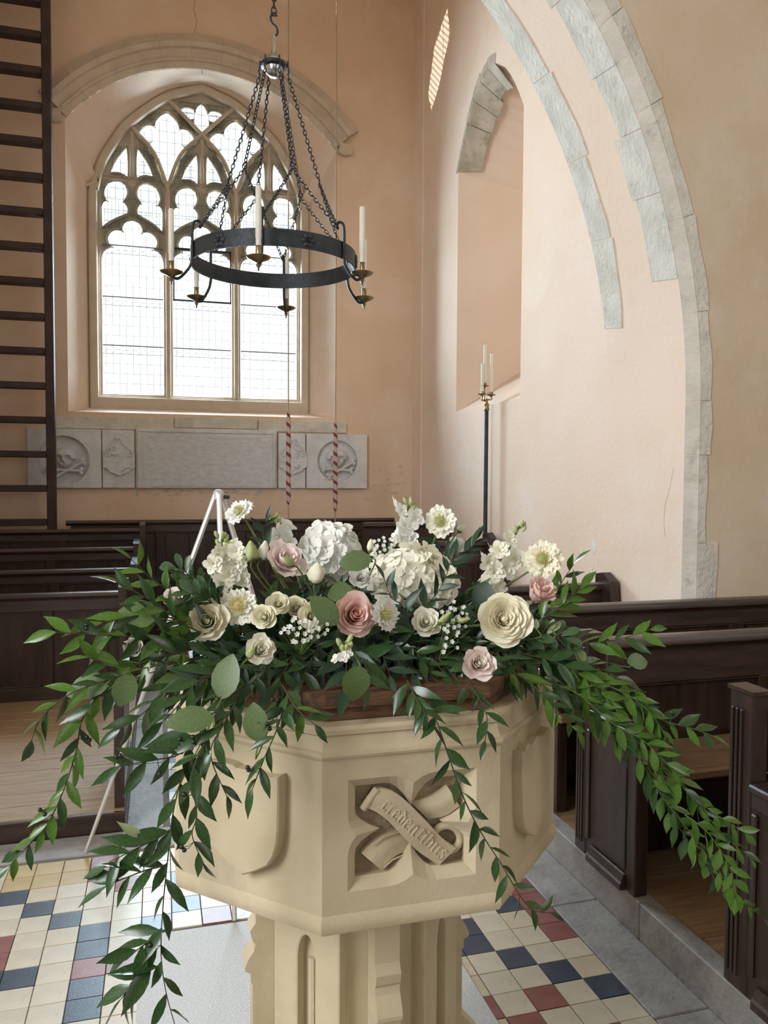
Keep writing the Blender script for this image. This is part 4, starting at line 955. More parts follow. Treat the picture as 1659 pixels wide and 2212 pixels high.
# ------------------------------------------------------------ candle stand by the right wall
q = at(1051, 900, Y=5.96)
t = thing('candle_stand', 'tall slim black candle stand with brass branches by the right wall', 'candle stand', (q.x, 5.96, 0))
zt = at(1052, 888, Y=5.96).z
MB().tube([(0, 0, 0.12), (0, 0, zt)], [0.018, 0.016], 10).build('pole', iron, t, 60)
MB().lathe([(0.032, 0.119), (0.032, 0.14), (0.026, 0.16), (0.022, 0.22)], 12).build('foot', iron, t, 40)
MB().lathe([(0.018, 0), (0.024, 0.01), (0.018, 0.03), (0.022, 0.05), (0.01, 0.07), (0.008, 0.1)], 12, Matrix.Translation((0, 0, zt))).build('socket', brass, t, 40)
cd_ = [(-0.026, 0.03, 0.13, 0.215), (0.024, -0.035, 0.12, 0.30), (0.0, 0.045, 0.20, 0.30)]
for k, (dx, dy, dz, ch) in enumerate(cd_):
    a = MB().tube(catmull([(0, 0, zt + 0.08), (dx*0.4, dy*0.4, zt + 0.09), (dx*1.1, dy*1.1, zt + 0.09), (dx, dy, zt + dz)], 5), 0.005, 6).build('branch', brass, t, 60)
    MB().lathe([(0.004, -0.012), (0.010, -0.004), (0.034, 0.004), (0.036, 0.010), (0.015, 0.008), (0.014, 0.03), (0.004, 0.03)], 14, Matrix.Translation((dx, dy, zt + dz))).build('drip_pan', brass, a, 40)
    cpos = V((q.x + dx, 5.96 + dy, zt + dz + 0.031))
    c = thing('candle', ('short left white candle on the tall black stand', 'right white candle on the tall black stand', 'tallest middle white candle on the tall black stand')[k], 'candle', cpos)
    MB().lathe([(0.0125, 0), (0.012, ch), (0.009, ch + 0.006), (0.0, ch + 0.007)], 12, cap=False).build('wax', wax, c, 50); MB().tube([(0, 0, ch), (0.001, 0, ch + 0.018)], 0.0012, 4).build('wick', iron, c)
# ------------------------------------------------------------ easel
apx = at(472, 1068, Y=3.35); feet = [V((-0.317, 3.516, 0.0015)), V((0.247, 2.835, 0.001)), V((0.72, 3.62, 0.001))]
t = thing('easel', 'silver metal folding easel standing between font and left pews', 'easel', (0, 0, 0))
for k, f in enumerate(feet):
    a = apx + V(((-0.012, 0.0, 0.012)[k], (0, -0.012, 0.012)[k], 0)); 
    MB().tube([f, f + (a - f)*0.5], 0.0085, 8).build('leg', alum, t, 40); MB().tube([f + (a - f)*0.5, a], 0.011, 8).build('leg_sleeve', alum, t, 40)
MB().lathe([(0.006, -0.03), (0.022, -0.02), (0.022, 0.01), (0.012, 0.02)], 10, Matrix.Translation(apx)).build('joint', alum, t, 40)
MB().tube([apx + V((0.02, 0, -0.01)), apx + V((0.045, 0, -0.012))], 0.008, 8).build('wing_screw', iron, t)
# ------------------------------------------------------------ chandelier
CH = V((at(592, 560, Y=4.8).x, 4.8, 0))
zr_n, zr_f = at(592, 513, Y=4.8 - 0.48).z, at(592, 606, Y=4.8 + 0.48).z
CZ = (zr_n + zr_f)/2; CR_ = 0.483
chn = thing('chandelier', 'black iron ring chandelier hung on chains with six brass candle cups', 'chandelier', (CH.x, CH.y, CZ))
bh = 0.047
s = MB(); nn = 72
for i in range(nn):
    a = 2*pi*i/nn
    for r, z in ((CR_ - 0.004, -bh), (CR_ + 0.004, -bh), (CR_ + 0.004, bh), (CR_ - 0.004, bh)): s.v.append((r*cos(a), r*sin(a), z))
for i in range(nn):
    for j in range(4): s.f.append((i*4+j, i*4+(j+1) % 4, ((i+1) % nn)*4+(j+1) % 4, ((i+1) % nn)*4+j))
s.build('ring', iron, chn, smooth=35)
link_me = MB().tube([(0.0075*cos(2*pi*i/10), 0, 0.0135*sin(2*pi*i/10)) for i in range(10)], 0.0026, 4, closed=True)
def chain(pts, name, parent, sc=1.0, m=iron):
    pts = [V(p) for p in pts]; d = [0]
    for a, b in zip(pts, pts[1:]): d.append(d[-1] + (b-a).length)
    step = 0.0205*sc; k = max(2, round(d[-1]/step)); s = MB()
    for i in range(k):
        t = (i + 0.5)*d[-1]/k; j = 0
        while j < len(d)-2 and d[j+1] < t: j += 1
        dr = (pts[j+1]-pts[j]).normalized(); p = pts[j] + dr*(t - d[j])
        mt_ = Matrix.Translation(p) @ dr.to_track_quat('Z', 'Y').to_matrix().to_4x4() @ Matrix.Rotation((i % 2)*pi/2, 4, 'Z') @ Matrix.Scale(sc, 4)
        s.add(link_me.v, link_me.f, mt_)
    return s.build(name, m, parent, smooth=80)
hubz = at(592, 143, Y=4.8).z - CZ
hub = MB().lathe([(0.004, -0.062), (0.03, -0.058), (0.046, -0.040), (0.055, -0.012), (0.056, 0.005), (0.050, 0.030), (0.036, 0.052), (0.018, 0.066), (0.012, 0.10), (0.010, 0.15), (0.013, 0.17), (0.006, 0.18)], 20, Matrix.Translation((0, 0, hubz))).build('hub', steel, chn, smooth=50)
MB().lathe([(0.057, -0.012), (0.078, -0.006), (0.078, 0.012), (0.057, 0.016)], 20, Matrix.Translation((0, 0, hubz)), cap=False).build('hub_collar', iron, hub, 40)
sh = catmull([(0.0, 0, hubz + 0.17), (0.02, 0, hubz + 0.19), (0.016, 0, hubz + 0.225), (-0.012, 0, hubz + 0.25), (-0.018, 0, hubz + 0.285), (0.0, 0, hubz + 0.305), (0.018, 0, hubz + 0.29)], 5)
MB().tube(sh, 0.0065, 8).build('hook', iron, chn, 60)
chain([(0, 0, hubz + 0.295), (0, 0, CEIL - CZ)], 'hanging_chain', chn, 2.0)
th0 = R(-105.3)
panr, panz = 0.615, 0.0
pz_ = (at(556, 555, Y=4.8 - 0.642).z + at(620, 672, Y=4.8 + 0.642).z)/2 - CZ
cand_lab = {0: 'white candle at the near side of the iron ring chandelier', 1: 'white candle at the right front of the chandelier ring', 2: 'white candle at the right rear of the chandelier ring, behind another', 3: 'white candle at the far side of the ring, lowest in view', 4: 'white candle at the rear left of the ring, before the middle light', 5: 'white candle at the far left of the chandelier, on its outermost cup'}
hooks = []
for k in range(6):
    a = th0 + k*pi/3; er = V((cos(a), sin(a), 0)); z_ = V((0, 0, 1))
    P = lambda r, z: er*r + z_*z
    path = [P(CR_ - 0.03, bh + 0.075), P(CR_ - 0.038, bh + 0.095), P(CR_ - 0.022, bh + 0.112), P(CR_ + 0.002, bh + 0.100), P(CR_ + 0.012, bh + 0.06), P(CR_ + 0.012, 0), P(CR_ + 0.012, -bh), P(CR_ + 0.03, -bh - 0.06), P(CR_ + 0.09, pz_ - 0.018), P(panr, pz_ - 0.012)]
    arm = MB().tube(catmull(path, 6), 0.0085, 6).build('arm', iron, chn, smooth=60)
    hooks.append(P(CR_ - 0.03, bh + 0.080))
    MB().lathe([(0.001, -0.060), (0.006, -0.052), (0.004, -0.045), (0.010, -0.036), (0.013, -0.026), (0.008, -0.018), (0.022, -0.010), (0.056, 0.004), (0.064, 0.014), (0.060, 0.016), (0.030, 0.004), (0.016, 0.006), (0.0150, 0.066), (0.018, 0.070), (0.010, 0.070)], 20, Matrix.Translation(er*panr + z_*pz_)).build('candle_cup', brass, arm, smooth=45)
    rosette = MB()
    if k in (0, 1, 2, 3, 4, 5):
        a2 = a + pi/6; e2 = V((cos(a2), sin(a2), 0)); tn = V((-sin(a2), cos(a2), 0))
        for q in range(6):
            b_ = q*pi/3; c_ = e2*(CR_ + 0.006) + (tn*cos(b_) + z_*sin(b_))*0.026
            rosette.lathe([(0.001, -0.006), (0.014, -0.004), (0.017, 0.0), (0.011, 0.007), (0.001, 0.008)], 8, Matrix.Translation(c_) @ e2.to_track_quat('Z', 'Y').to_matrix().to_4x4())
        rosette.lathe([(0.001, -0.004), (0.009, 0), (0.007, 0.008), (0.001, 0.012)], 8, Matrix.Translation(e2*(CR_ + 0.006)) @ e2.to_track_quat('Z', 'Y').to_matrix().to_4x4())
        rosette.build('rosette', iron, chn, smooth=50)
    cpos = V((CH.x, CH.y, CZ)) + er*panr + z_*(pz_ + 0.0705); ch = 0.30 if k != 5 else 0.28
    c = thing('candle', cand_lab[k], 'candle', cpos)
    MB().lathe([(0.0145, 0.0), (0.0145, 0.04), (0.0165, 0.043), (0.0155, ch), (0.011, ch + 0.008), (0.0, ch + 0.009)], 14, cap=False).build('wax', wax, c, 50); MB().tube([(0, 0, ch), (0.002, 0, ch + 0.02)], 0.0014, 4).build('wick', iron, c)
for k in range(6):
    a = th0 + k*pi/3 + pi/6; er = V((cos(a), sin(a), 0)); top_ = er*0.082 + V((0, 0, hubz - 0.02)); jn = er*0.27 + V((0, 0, bh + 0.42))
    MB().tube([top_ + V((0, 0, 0.05)), top_ + V((0, 0, 0.02)), top_ + er*0.008 + V((0, 0, -0.01)), top_ + er*0.0 + V((0, 0, -0.03))], 0.005, 5).build('hub_hook', iron, hub, 60)
    chain([top_ + V((0, 0, -0.03)), jn], 'chain', chn, 1.25)
    MB().tube([jn + er.cross(V((0, 0, 1)))*0.016*cos(2*pi*i/10) + V((0, 0, 0.016*sin(2*pi*i/10))) for i in range(10)], 0.0035, 5, closed=True).build('chain_ring', iron, chn, 60)
    for h in (hooks[k], hooks[(k+1) % 6]): chain([jn + V((0, 0, -0.012)), (jn + h)/2 + V((0, 0, -0.012)), h], 'chain', chn, 1.1)
# ------------------------------------------------------------ flowers and foliage on the lid
LZ = 1.2135
fo = thing('floral_foam', 'dark green floral foam block hidden among the stems on the font lid', 'floral foam', (FX, FY, LZ + 0.0005))
MB().lathe([(0.20, 0), (0.23, 0.02), (0.22, 0.07), (0.15, 0.105), (0.05, 0.115)], 10).build('foam', foam_m, fo, 40)
rf = random.Random(12)
def face_mtx(pos, d, roll=0.0):
    d = V(d).normalized(); return Matrix.Translation(pos) @ d.to_track_quat('Z', 'Y').to_matrix().to_4x4() @ Matrix.Rotation(roll, 4, 'Z')
PM = {}
def petal_mesh(m, r0, r1, h, spread, curl=0.2, ruf=0.0, nu=6, nv=4, p=1.0, seed=0, z0=0.0, name='petal'):
    k = (m.name, r0, r1, h, spread, curl, ruf, nu, nv, p, seed, z0)
    if k in PM: return PM[k]
    r = random.Random(seed*13 + 5); ph = r.uniform(0, 6)
    def f(u, v):
        s_ = 2*u - 1; ve = v*(1 - 0.16*s_*s_*v); wp = sqrt(max(0.05, 1 - abs((v - 0.55)/0.6)**3.2))
        a = s_*0.5*spread*wp
        ro = r0 + (r1 - r0)*ve**p + curl*max(0, ve - 0.55)**2*2.2
        z = z0 + h*ve - curl*max(0, ve - 0.7)**2*1.5
        ro += ruf*v*v*sin(7*s_ + ph)*0.6; z += ruf*v*v*cos(9*s_ + ph)
        return (ro*cos(a), ro*sin(a), z)
    PM[k] = MB().grid(f, nu, nv).mesh(name, m, 170); return PM[k]
def ring_of(parent, mset, n, sc, a0=0.0, name='petal', tilt=0.08, jit=0.12):
    for i in range(n):
        me = mset[i % len(mset)]; a = a0 + 2*pi*i/n + rf.uniform(-jit, jit)
        link(name, me, parent, Matrix.Rotation(a, 4, 'Z') @ Matrix.Rotation(rf.uniform(-tilt, tilt), 4, 'Y') @ Matrix.Scale(sc*rf.uniform(0.93, 1.07), 4))
def stem_to(t, mtx, root, m=stem_g, r=0.0028, start=(0, 0, -0.005), sag=0.0):
    inv = mtx.inverted(); e = inv @ V(root); a = V(start); b = a + V((0, 0, -0.35*(e - a).length)); 
    MB().tube(catmull([a, (a + b)/2*0.5 + a*0.5, (a + b)/2*0.6 + e*0.4, e], 4), r, 6).build('stem', m, t, 60)
def head(name, label, cat, px, py, Y, d, group=None, roll=0.0):
    pos = at(px, py, Y=Y); mtx = face_mtx(pos, d, roll); t = thing(name, label, cat, group=group); t.matrix_world = mtx
    root = V((FX + (pos.x - FX)*0.45, FY + (pos.y - FY)*0.35, LZ + 0.05)); return t, mtx, root
TOCAM = lambda px, py, Y: (EYE - at(px, py, Y=Y)).normalized()
def mixd(px, py, Y, dx=0, dy=0, dz=0): return TOCAM(px, py, Y) + V((dx, dy, dz))
def rose(label, px, py, Y, rad, m, dx=0, dz=0.3, rings=None, cat='rose', name='rose', mi=None, ruf=0.013, sepal=True):
    t, mt_, root = head(name, label, cat, px, py, Y, mixd(px, py, Y, dx, 0, dz), roll=rf.uniform(0, 6))
    mi = mi or m
    rings = rings or [(5, .26, .92, .42, 1.75, .24), (5, .24, .76, .60, 1.75, .15), (5, .22, .60, .72, 1.8, .09), (5, .19, .45, .76, 1.9, .05), (4, .15, .32, .76, 2.2, 0.02), (4, .10, .20, .74, 2.4, 0.0), (3, .03, .10, .70, 2.8, 0.0)]
    for k, (n, r0, r1, h, spd, cu) in enumerate(rings):
        ring_of(t, [petal_mesh(m if k < len(rings)*0.5 else mi, r0, r1, h, spd, cu, ruf*(1.6 if k < 2 else 1.0), 6, 5, 0.8, sd) for sd in (k, k + 9)], n, rad, k*0.63)
    h_ = rings[-1][3]*rad; MB().lathe([(0.02*rad, 0.05*rad), (0.13*rad, h_*0.45), (0.11*rad, h_*0.75), (0.03*rad, h_*0.92), (0.0005, h_*0.94)], 9, cap=False).build('heart', mi, t, 60)
    MB().lathe([(0.0, -0.16*rad), (0.16*rad, -0.08*rad), (0.26*rad, 0.06*rad), (0.22*rad, 0.14*rad)], 8, cap=False).build('calyx', stem_g, t, 60)
    stem_to(t, mt_, root, start=(0, 0, -0.14*rad)); return t
def lisianthus(label, px, py, Y, rad, m, dx=0, dz=0.3, mi=None):
    return rose(label, px, py, Y, rad, m, dx, dz, [(5, .16, .86, .66, 1.75, .30), (5, .16, .64, .82, 1.8, .16), (4, .14, .44, .90, 2.1, .06), (4, .10, .28, .90, 2.3, 0.02), (3, .04, .13, .86, 2.8, 0.0)], 'lisianthus', 'lisianthus', mi, 0.035)
def scabious(label, px, py, Y, rad, m, dx=0, dz=0.1, dy=0, green=True):
    t, mt_, root = head('scabious', label, 'scabious', px, py, Y, mixd(px, py, Y, dx, dy, dz), roll=rf.uniform(0, 6))
    ring_of(t, [petal_mesh(m, .18, 1.0, .12, 1.12, -.12, .11, 8, 5, 1.0, s_) for s_ in (1, 2, 3)], 8, rad, 0.2, jit=0.1, tilt=0.15)
    ring_of(t, [petal_mesh(m, .15, .72, .26, .95, -.05, .09, 7, 4, 1.0, s_) for s_ in (4, 5)], 7, rad, 0.6, tilt=0.15)
    ring_of(t, [petal_mesh(m, .12, .46, .26, .7, .0, .05, 4, 3, 1.0, s_) for s_ in (6, 7)], 9, rad, 0.1, tilt=0.2)
    MB().lathe([(0.001, -0.03*rad), (0.24*rad, 0.02*rad), (0.27*rad, 0.12*rad), (0.20*rad, 0.22*rad), (0.001, 0.27*rad)], 12, cap=False).build('centre', p_green if green else p_stamen, t, 60)
    s = MB(); n = 70
    for i in range(n):
        zc2 = 1 - i/n*0.9; a = i*2.39996; q = V((sqrt(1 - zc2*zc2)*cos(a), sqrt(1 - zc2*zc2)*sin(a), zc2)); b = V((q.x*0.26*rad, q.y*0.26*rad, 0.05*rad + q.z*0.22*rad)); e = b + q*rad*(0.13 if green else 0.28) + V((0, 0, 0.05*rad))
        s.tube([b, e], [0.010*rad, 0.022*rad], 4)
    stuff(s.build('stamens', p_stamen, t, 60))
    MB().lathe([(0.002, -0.14*rad), (0.10*rad, -0.10*rad), (0.2*rad, 0.0)], 8, cap=False).build('calyx', stem_g, t, 60)
    stem_to(t, mt_, root, r=0.0024, start=(0, 0, -0.12*rad)); return t
# one floret: several little petals in one mesh
def floret_mesh(m, layers, key):
    s = MB()
    for k, (n, r0, r1, h, spd, cu, ruf) in enumerate(layers):
        for i in range(n):
            me = petal_mesh(m, r0, r1, h, spd, cu, ruf, 3, 3, 1.0, i*3 + k, 0.0); mt_ = Matrix.Rotation(2*pi*i/n + k*0.5, 4, 'Z')
            s.add([v.co[:] for v in me.vertices], [tuple(p.vertices) for p in me.polygons], mt_)
    return s.mesh('floret_' + key, m, 170)
fl_hyd = [floret_mesh(m, [(4, .05, 1.0, .16, 1.62, -.10, .08)], 'hydrangea') for m in (p_white, p_ivory)]
fl_stock = floret_mesh(p_white, [(5, .08, 1.0, .22, 1.25, .10, .12), (5, .07, .70, .42, 1.3, .06, .12), (4, .05, .38, .48, 1.4, .0, .08)], 'stock')
fl_stock_i = floret_mesh(p_ivory, [(5, .08, 1.0, .22, 1.25, .10, .12), (5, .07, .70, .42, 1.3, .06, .12), (4, .05, .38, .48, 1.4, .0, .08)], 'stock_ivory')
fl_gyp = floret_mesh(p_white, [(5, .05, .9, .35, 1.2, .0, .08), (4, .04, .5, .6, 1.3, .0, .05)], 'gypsophila')
def hydrangea(label, px, py, Y, rx, rz, m_i, dx=0, dz=0.5, n=52):
    t, mt_, root = head('hydrangea', label, 'hydrangea', px, py, Y, mixd(px, py, Y, dx, 0, dz))
    for i in range(n):
        z = 1 - i/n*1.12; a = i*2.39996 + rf.uniform(-.1, .1); q = V((sqrt(max(0, 1 - z*z))*cos(a), sqrt(max(0, 1 - z*z))*sin(a), z))
        p = V((q.x*rx, q.y*rz, q.z*rz*0.8)) * rf.uniform(0.93, 1.05)
        link('floret', fl_hyd[m_i], t, face_mtx(p, q + V((rf.uniform(-.5, .5), rf.uniform(-.5, .5), rf.uniform(-.2, .4))), rf.uniform(0, 6)) @ Matrix.Scale(rf.uniform(0.023, 0.030), 4))
    MB().lathe([(0.004, -0.04), (rx*0.5, -0.01), (rx*0.82, 0.01), (rx*0.7, rz*0.45), (rx*0.3, rz*0.68), (0.001, rz*0.74)], 12, cap=False).build('flower_base', p_ivory, t, 60)
    stem_to(t, mt_, root, r=0.004, start=(0, 0, -0.03)); return t
def stock(label, tip, flos, Y, mt2=None, r=0.026, buds=6):
    """flos: pixel centres of the florets down the spike, tip: pixel of the bud cluster"""
    p0 = at(*tip, Y=Y); pb = at(*flos[-1], Y=Y - 0.01); t = thing('stock_flower', label, 'stock', pb); me = mt2 or fl_stock
    axis = [p0 - pb, (p0 - pb)*0.5 + V((0, 0.012, 0)), V((0, 0.014, 0)), V((FX, FY, LZ + 0.05)) - pb]
    axis[3] = V(((FX - pb.x)*0.35, (FY - pb.y)*0.5, LZ + 0.06 - pb.z))
    MB().tube(catmull(axis, 5), 0.0028, 6).build('stem', stem_g, t, 60)
    for i, (x, y) in enumerate(flos):
        p = at(x, y, Y=Y - 0.012 - 0.008*(i % 2)) - pb; d = V((rf.uniform(-.5, .5), -1, rf.uniform(-.1, .7)))
        link('floret', me, t, face_mtx(p, d, rf.uniform(0, 6)) @ Matrix.Scale(r*rf.uniform(0.9, 1.12)*(0.8 if i == 0 else 1), 4))
        p2 = p + V((rf.uniform(-.014, .014), 0.022, rf.uniform(-.008, .012))); link('floret', me, t, face_mtx(p2, V((rf.uniform(-1, 1), -.2, .4)), rf.uniform(0, 6)) @ Matrix.Scale(r*0.95, 4))
    for i in range(buds):
        a = i*2.4; q = (p0 - pb) + V((0.010*cos(a), 0.010*sin(a), rf.uniform(-.012, .008)))
        MB().lathe([(0.001, -0.009), (0.0045, -0.003), (0.005, 0.003), (0.003, 0.008), (0.0005, 0.010)], 7, Matrix.Translation(q) @ Matrix.Rotation(0.5*cos(a), 4, 'Y') @ Matrix.Rotation(-0.5*sin(a), 4, 'X'), cap=False).build('bud', p_green, t, 60)
    return t
def gyp(label, px, py, Y, sx, sy, n):
    c = at(px, py, Y=Y); t = thing('gypsophila', label, 'gypsophila', c); st = MB(); bl = MB(); k = sx*0.00098
    base = V((0, 0.05, -0.06))
    for i in range(n):
        a = i*2.39996; rr_ = sqrt((i + .5)/n); p = V((cos(a)*rr_*sx*0.00098, rf.uniform(-.02, .03), sin(a)*rr_*sy*0.00098))
        st.tube([base, base*0.4 + p*0.6 + V((0, 0.01, 0)), p], 0.0006, 3)
        mt_ = face_mtx(p, V((p.x*8, -0.8, p.z*8 + 0.3)), a) @ Matrix.Scale(rf.uniform(0.0042, 0.0062), 4)
        bl.add([v.co[:] for v in fl_gyp.vertices], [tuple(q.vertices) for q in fl_gyp.polygons], mt_)
    stuff(bl.build('blossoms', p_white, t, 170)); st.build('stems', stem_g, t, 60)
def bud(label, px, py, Y, L_, d, m=p_ivory, rad=None):
    t, mt_, root = head('flower_bud', label, 'flower bud', px, py, Y, d); rad = rad or L_*0.24
    pr_ = [(0.001, -0.45*L_), (rad*0.8, -0.3*L_), (rad, -0.05*L_), (rad*0.75, 0.25*L_), (rad*0.25, 0.5*L_), (0.0005, 0.55*L_)]
    s = MB(); n = 12
    s.grid(lambda u, v: (lambda j, a: (lambda r_, z: (r_*cos(a + 1.6*v)*(1 + .12*cos(3*a)), r_*sin(a + 1.6*v)*(1 + .12*cos(3*a)), z))(pr_[j][0], pr_[j][1]))(min(5, round(v*5)), 2*pi*u), n, 5); s.build('petals', m, t, 60)
    MB().lathe([(0.001, -0.5*L_), (rad*0.6, -0.42*L_), (rad*0.9, -0.24*L_)], 7, cap=False).build('calyx', stem_g, t, 60)
    stem_to(t, mt_, root, r=0.0017, start=(0, 0, -0.45*L_)); return t
# ---- hydrangeas and large blooms
hydrangea('large white hydrangea head behind the pale pink bloom, a round leaf before it', 712, 1196, 1.80, 0.062, 0.066, 0, -0.1, 0.5)
hydrangea('large ivory hydrangea head in the middle, crossed by a dark leafy twig', 893, 1252, 1.66, 0.086, 0.070, 1, 0.0, 0.7, 72)
rose('large cream garden rose with many ruffled petals at the right of the flowers', 1087, 1340, 1.46, 0.054, p_cream, 0.1, 0.15, [(6, .34, .97, .34, 1.5, .20), (6, .32, .86, .52, 1.5, .12), (6, .30, .74, .62, 1.45, .08), (7, .27, .62, .66, 1.35, .05), (7, .22, .50, .66, 1.3, .03), (7, .17, .38, .62, 1.25, .02), (6, .11, .26, .56, 1.3, 0), (5, .05, .15, .50, 1.5, 0)], ruf=0.016)
rose('peach pink garden rose low in the middle beside two round leaves', 760, 1332, 1.50, 0.046, p_rose, 0.35, 0.2, None, mi=p_pink, ruf=0.016)
rose('blush pink rose at the right, seen from its side above the cream rose', 1155, 1291, 1.50, 0.040, p_rose, 0.7, 0.7, [(5, .30, .70, .95, 1.5, .22), (5, .26, .56, 1.05, 1.6, .10), (4, .2, .40, 1.1, 1.8, .03), (3, .1, .2, 1.1, 2.2, 0)], ruf=0.04)
lisianthus('pale blush ruffled lisianthus at the upper left, an unopened bud before it', 607, 1222, 1.64, 0.047, p_blush, 0.5, 0.75)
rose('cream rose at the far left, partly hidden behind the frilled scabious', 452, 1344, 1.525, 0.040, p_cream, -0.3, 0.2, ruf=0.03)
scabious('frilled ivory scabious with a tuft of yellow stamens at the left', 516, 1309, 1.52, 0.038, p_ivory, -0.15, 0.2, green=False)
rose('small pale yellow spray rose, leftmost of the little cluster', 572, 1334, 1.49, 0.025, p_yellow, -0.3, 0.2, mi=p_cream)
rose('small pale yellow spray rose at the top of the little cluster', 600, 1306, 1.53, 0.024, p_yellow, 0.1, 0.4, mi=p_cream)
rose('small pale yellow spray rose standing between the cluster and the round leaf', 640, 1316, 1.55, 0.024, p_yellow, 0.0, 0.6, mi=p_cream)
rose('pale yellow spray rose just above the lower gypsophila', 671, 1332, 1.50, 0.027, p_yellow, 0.2, 0.15, mi=p_cream)
lisianthus('white lisianthus low on the left, with a green bud leaning on it', 557, 1408, 1.40, 0.031, p_ivory, 0.3, 0.25)
lisianthus('small white lisianthus under the big round leaf', 777, 1250, 1.62, 0.026, p_white, 0.1, 0.3)
lisianthus('white lisianthus between the scabious and the cream garden rose', 917, 1348, 1.48, 0.032, p_ivory, 0.2, 0.25)
lisianthus('white lisianthus just below the topmost right scabious', 982, 1184, 1.78, 0.024, p_white, 0.3, 0.7)
lisianthus('pale pink tinged lisianthus at the lower right, a leaf lying across it', 1029, 1438, 1.38, 0.035, p_blush, 0.3, 0.2, mi=p_ivory)
lisianthus('cream lisianthus glimpsed among the leaves at the left edge of the flowers', 292, 1400, 1.46, 0.020, p_ivory, -0.4, 0.3)
lisianthus('faint pink lisianthus half hidden by the glossy leaves at upper left', 378, 1292, 1.53, 0.019, p_blush, -0.4, 0.3)
scabious('white scabious leaning outward at the top left on a bare stem', 518, 1106, 1.74, 0.036, p_white, -0.6, 0.9, 0.3)
scabious('white scabious standing highest on the right, facing forward', 951, 1127, 1.74, 0.040, p_ivory, -0.1, 0.15)
scabious('cream scabious with a round green centre at the far right', 1173, 1208, 1.56, 0.044, p_cream, -0.1, 0.15)
scabious('white scabious turned sideways beside the peach pink rose', 829, 1328, 1.44, 0.036, p_white, 0.9, 0.1)
stock('white stock spike at the upper left beside the easel', (479, 1164), [(471, 1193), (511, 1191), (487, 1205), (461, 1218), (508, 1219), (492, 1243), (520, 1254), (477, 1262)], 1.66, fl_stock_i, r=0.023)
stock('short white stock spike behind the blush lisianthus', (593, 1119), [(609, 1148), (598, 1160), (619, 1172)], 1.80)
stock('tall white stock spike at the top, left of the scabious', (884, 1086), [(865, 1103), (893, 1120), (872, 1140), (868, 1160), (884, 1166)], 1.76, r=0.024)
stock('white stock spike at the right with plump green buds at its tip', (1122, 1136), [(1099, 1166), (1080, 1190), (1113, 1208), (1053, 1214), (1090, 1226), (1068, 1236), (1072, 1268)], 1.64, fl_stock_i)
stock('small green budded stock spike hanging low beneath the pink rose', (744, 1388), [(750, 1412), (741, 1420)], 1.38, r=0.012, buds=9)
gyp('spray of tiny white gypsophila blossoms between the two hydrangeas', 836, 1192, 1.72, 44, 34, 46)
gyp('tiny gypsophila blossoms under the yellow spray roses', 658, 1362, 1.43, 46, 24, 30)
gyp('tiny gypsophila blossoms between the white lisianthus and the garden rose', 985, 1334, 1.45, 34, 30, 20)
gyp('few tiny gypsophila blossoms low down left of the pink tinged lisianthus', 968, 1385, 1.41, 20, 26, 9)
bud('fat white bud standing before the white hydrangea', 683, 1240, 1.56, 0.046, V((0.05, -0.35, 1)), p_yellow, 0.018)
bud('pale green bud at the upper left beside the stock', 543, 1193, 1.62, 0.046, V((-0.1, -0.2, 1)), p_green, 0.013)
bud('second pale bud at the upper left leaning right', 568, 1192, 1.63, 0.045, V((0.2, -0.2, 1)), p_ivory, 0.012)
bud('slim bud lying across the blush lisianthus', 625, 1214, 1.54, 0.032, V((-0.6, -0.4, 0.5)), p_green, 0.007)
bud('pale yellow bud just right of the round leaf', 800, 1180, 1.68, 0.030, V((0.1, 0, 1)), p_yellow, 0.008)
bud('slim green bud before the gypsophila, pointing up and right', 959, 1336, 1.43, 0.034, V((0.6, -0.3, 0.6)), p_green, 0.0065)
bud('slim green bud lying level beside the gypsophila', 1000, 1340, 1.43, 0.026, V((0.9, -0.3, 0.2)), p_green, 0.0055)
bud('green bud leaning on the low left lisianthus', 541, 1411, 1.35, 0.026, V((0.2, -0.5, 0.6)), p_green, 0.0075)
bud('cream bud right of the highest scabious', 996, 1142, 1.76, 0.026, V((0.6, 0, 0.7)), p_ivory, 0.009)
# ---- leaves
LM = {}
def leaf_mesh(m, kind, var):
    k = (m.name, kind, var)
    if k in LM: return LM[k]
    r = random.Random(var*7 + len(kind)); s = MB()
    if kind == 'lance': st = [(0, .02), (.08, .060), (.25, .132), (.45, .156), (.66, .122), (.85, .050), (1, .003)]
    elif kind == 'round': st = [(0, .05), (.08, .20), (.25, .38), (.48, .44), (.72, .36), (.90, .18), (1, .02)]
    else: st = [(0, .03), (.15, .09), (.38, .17), (.62, .22), (.82, .19), (.95, .09), (1, .02)]
    bend = r.uniform(-.05, .32); fold = r.uniform(.10, .35) if kind != 'round' else r.uniform(-.05, .15); tw = r.uniform(-.5, .5); side = r.uniform(-.10, .10); wsc = r.uniform(.85, 1.18)
    for x, h in st:
        h *= wsc*(0.80 if kind == 'round' else 1.0); zc2 = -bend*x*x; a = tw*x; yc2 = side*x*(1-x)*4*0.5
        for sg in (-1, 0, 1):
            y = sg*h*cos(a); z = sg*h*sin(a) + abs(sg)*h*fold; s.v.append((x, yc2 + y, zc2 + z))
    for i in range(len(st)-1):
        for j in (0, 1): a = i*3 + j; s.f.append((a, a+3, a+4, a+1))
    me = bpy.data.meshes.new('leaf'); me.from_pydata(s.v, [], s.f); me.materials.append(m); me.shade_smooth(); LM[k] = me; return me
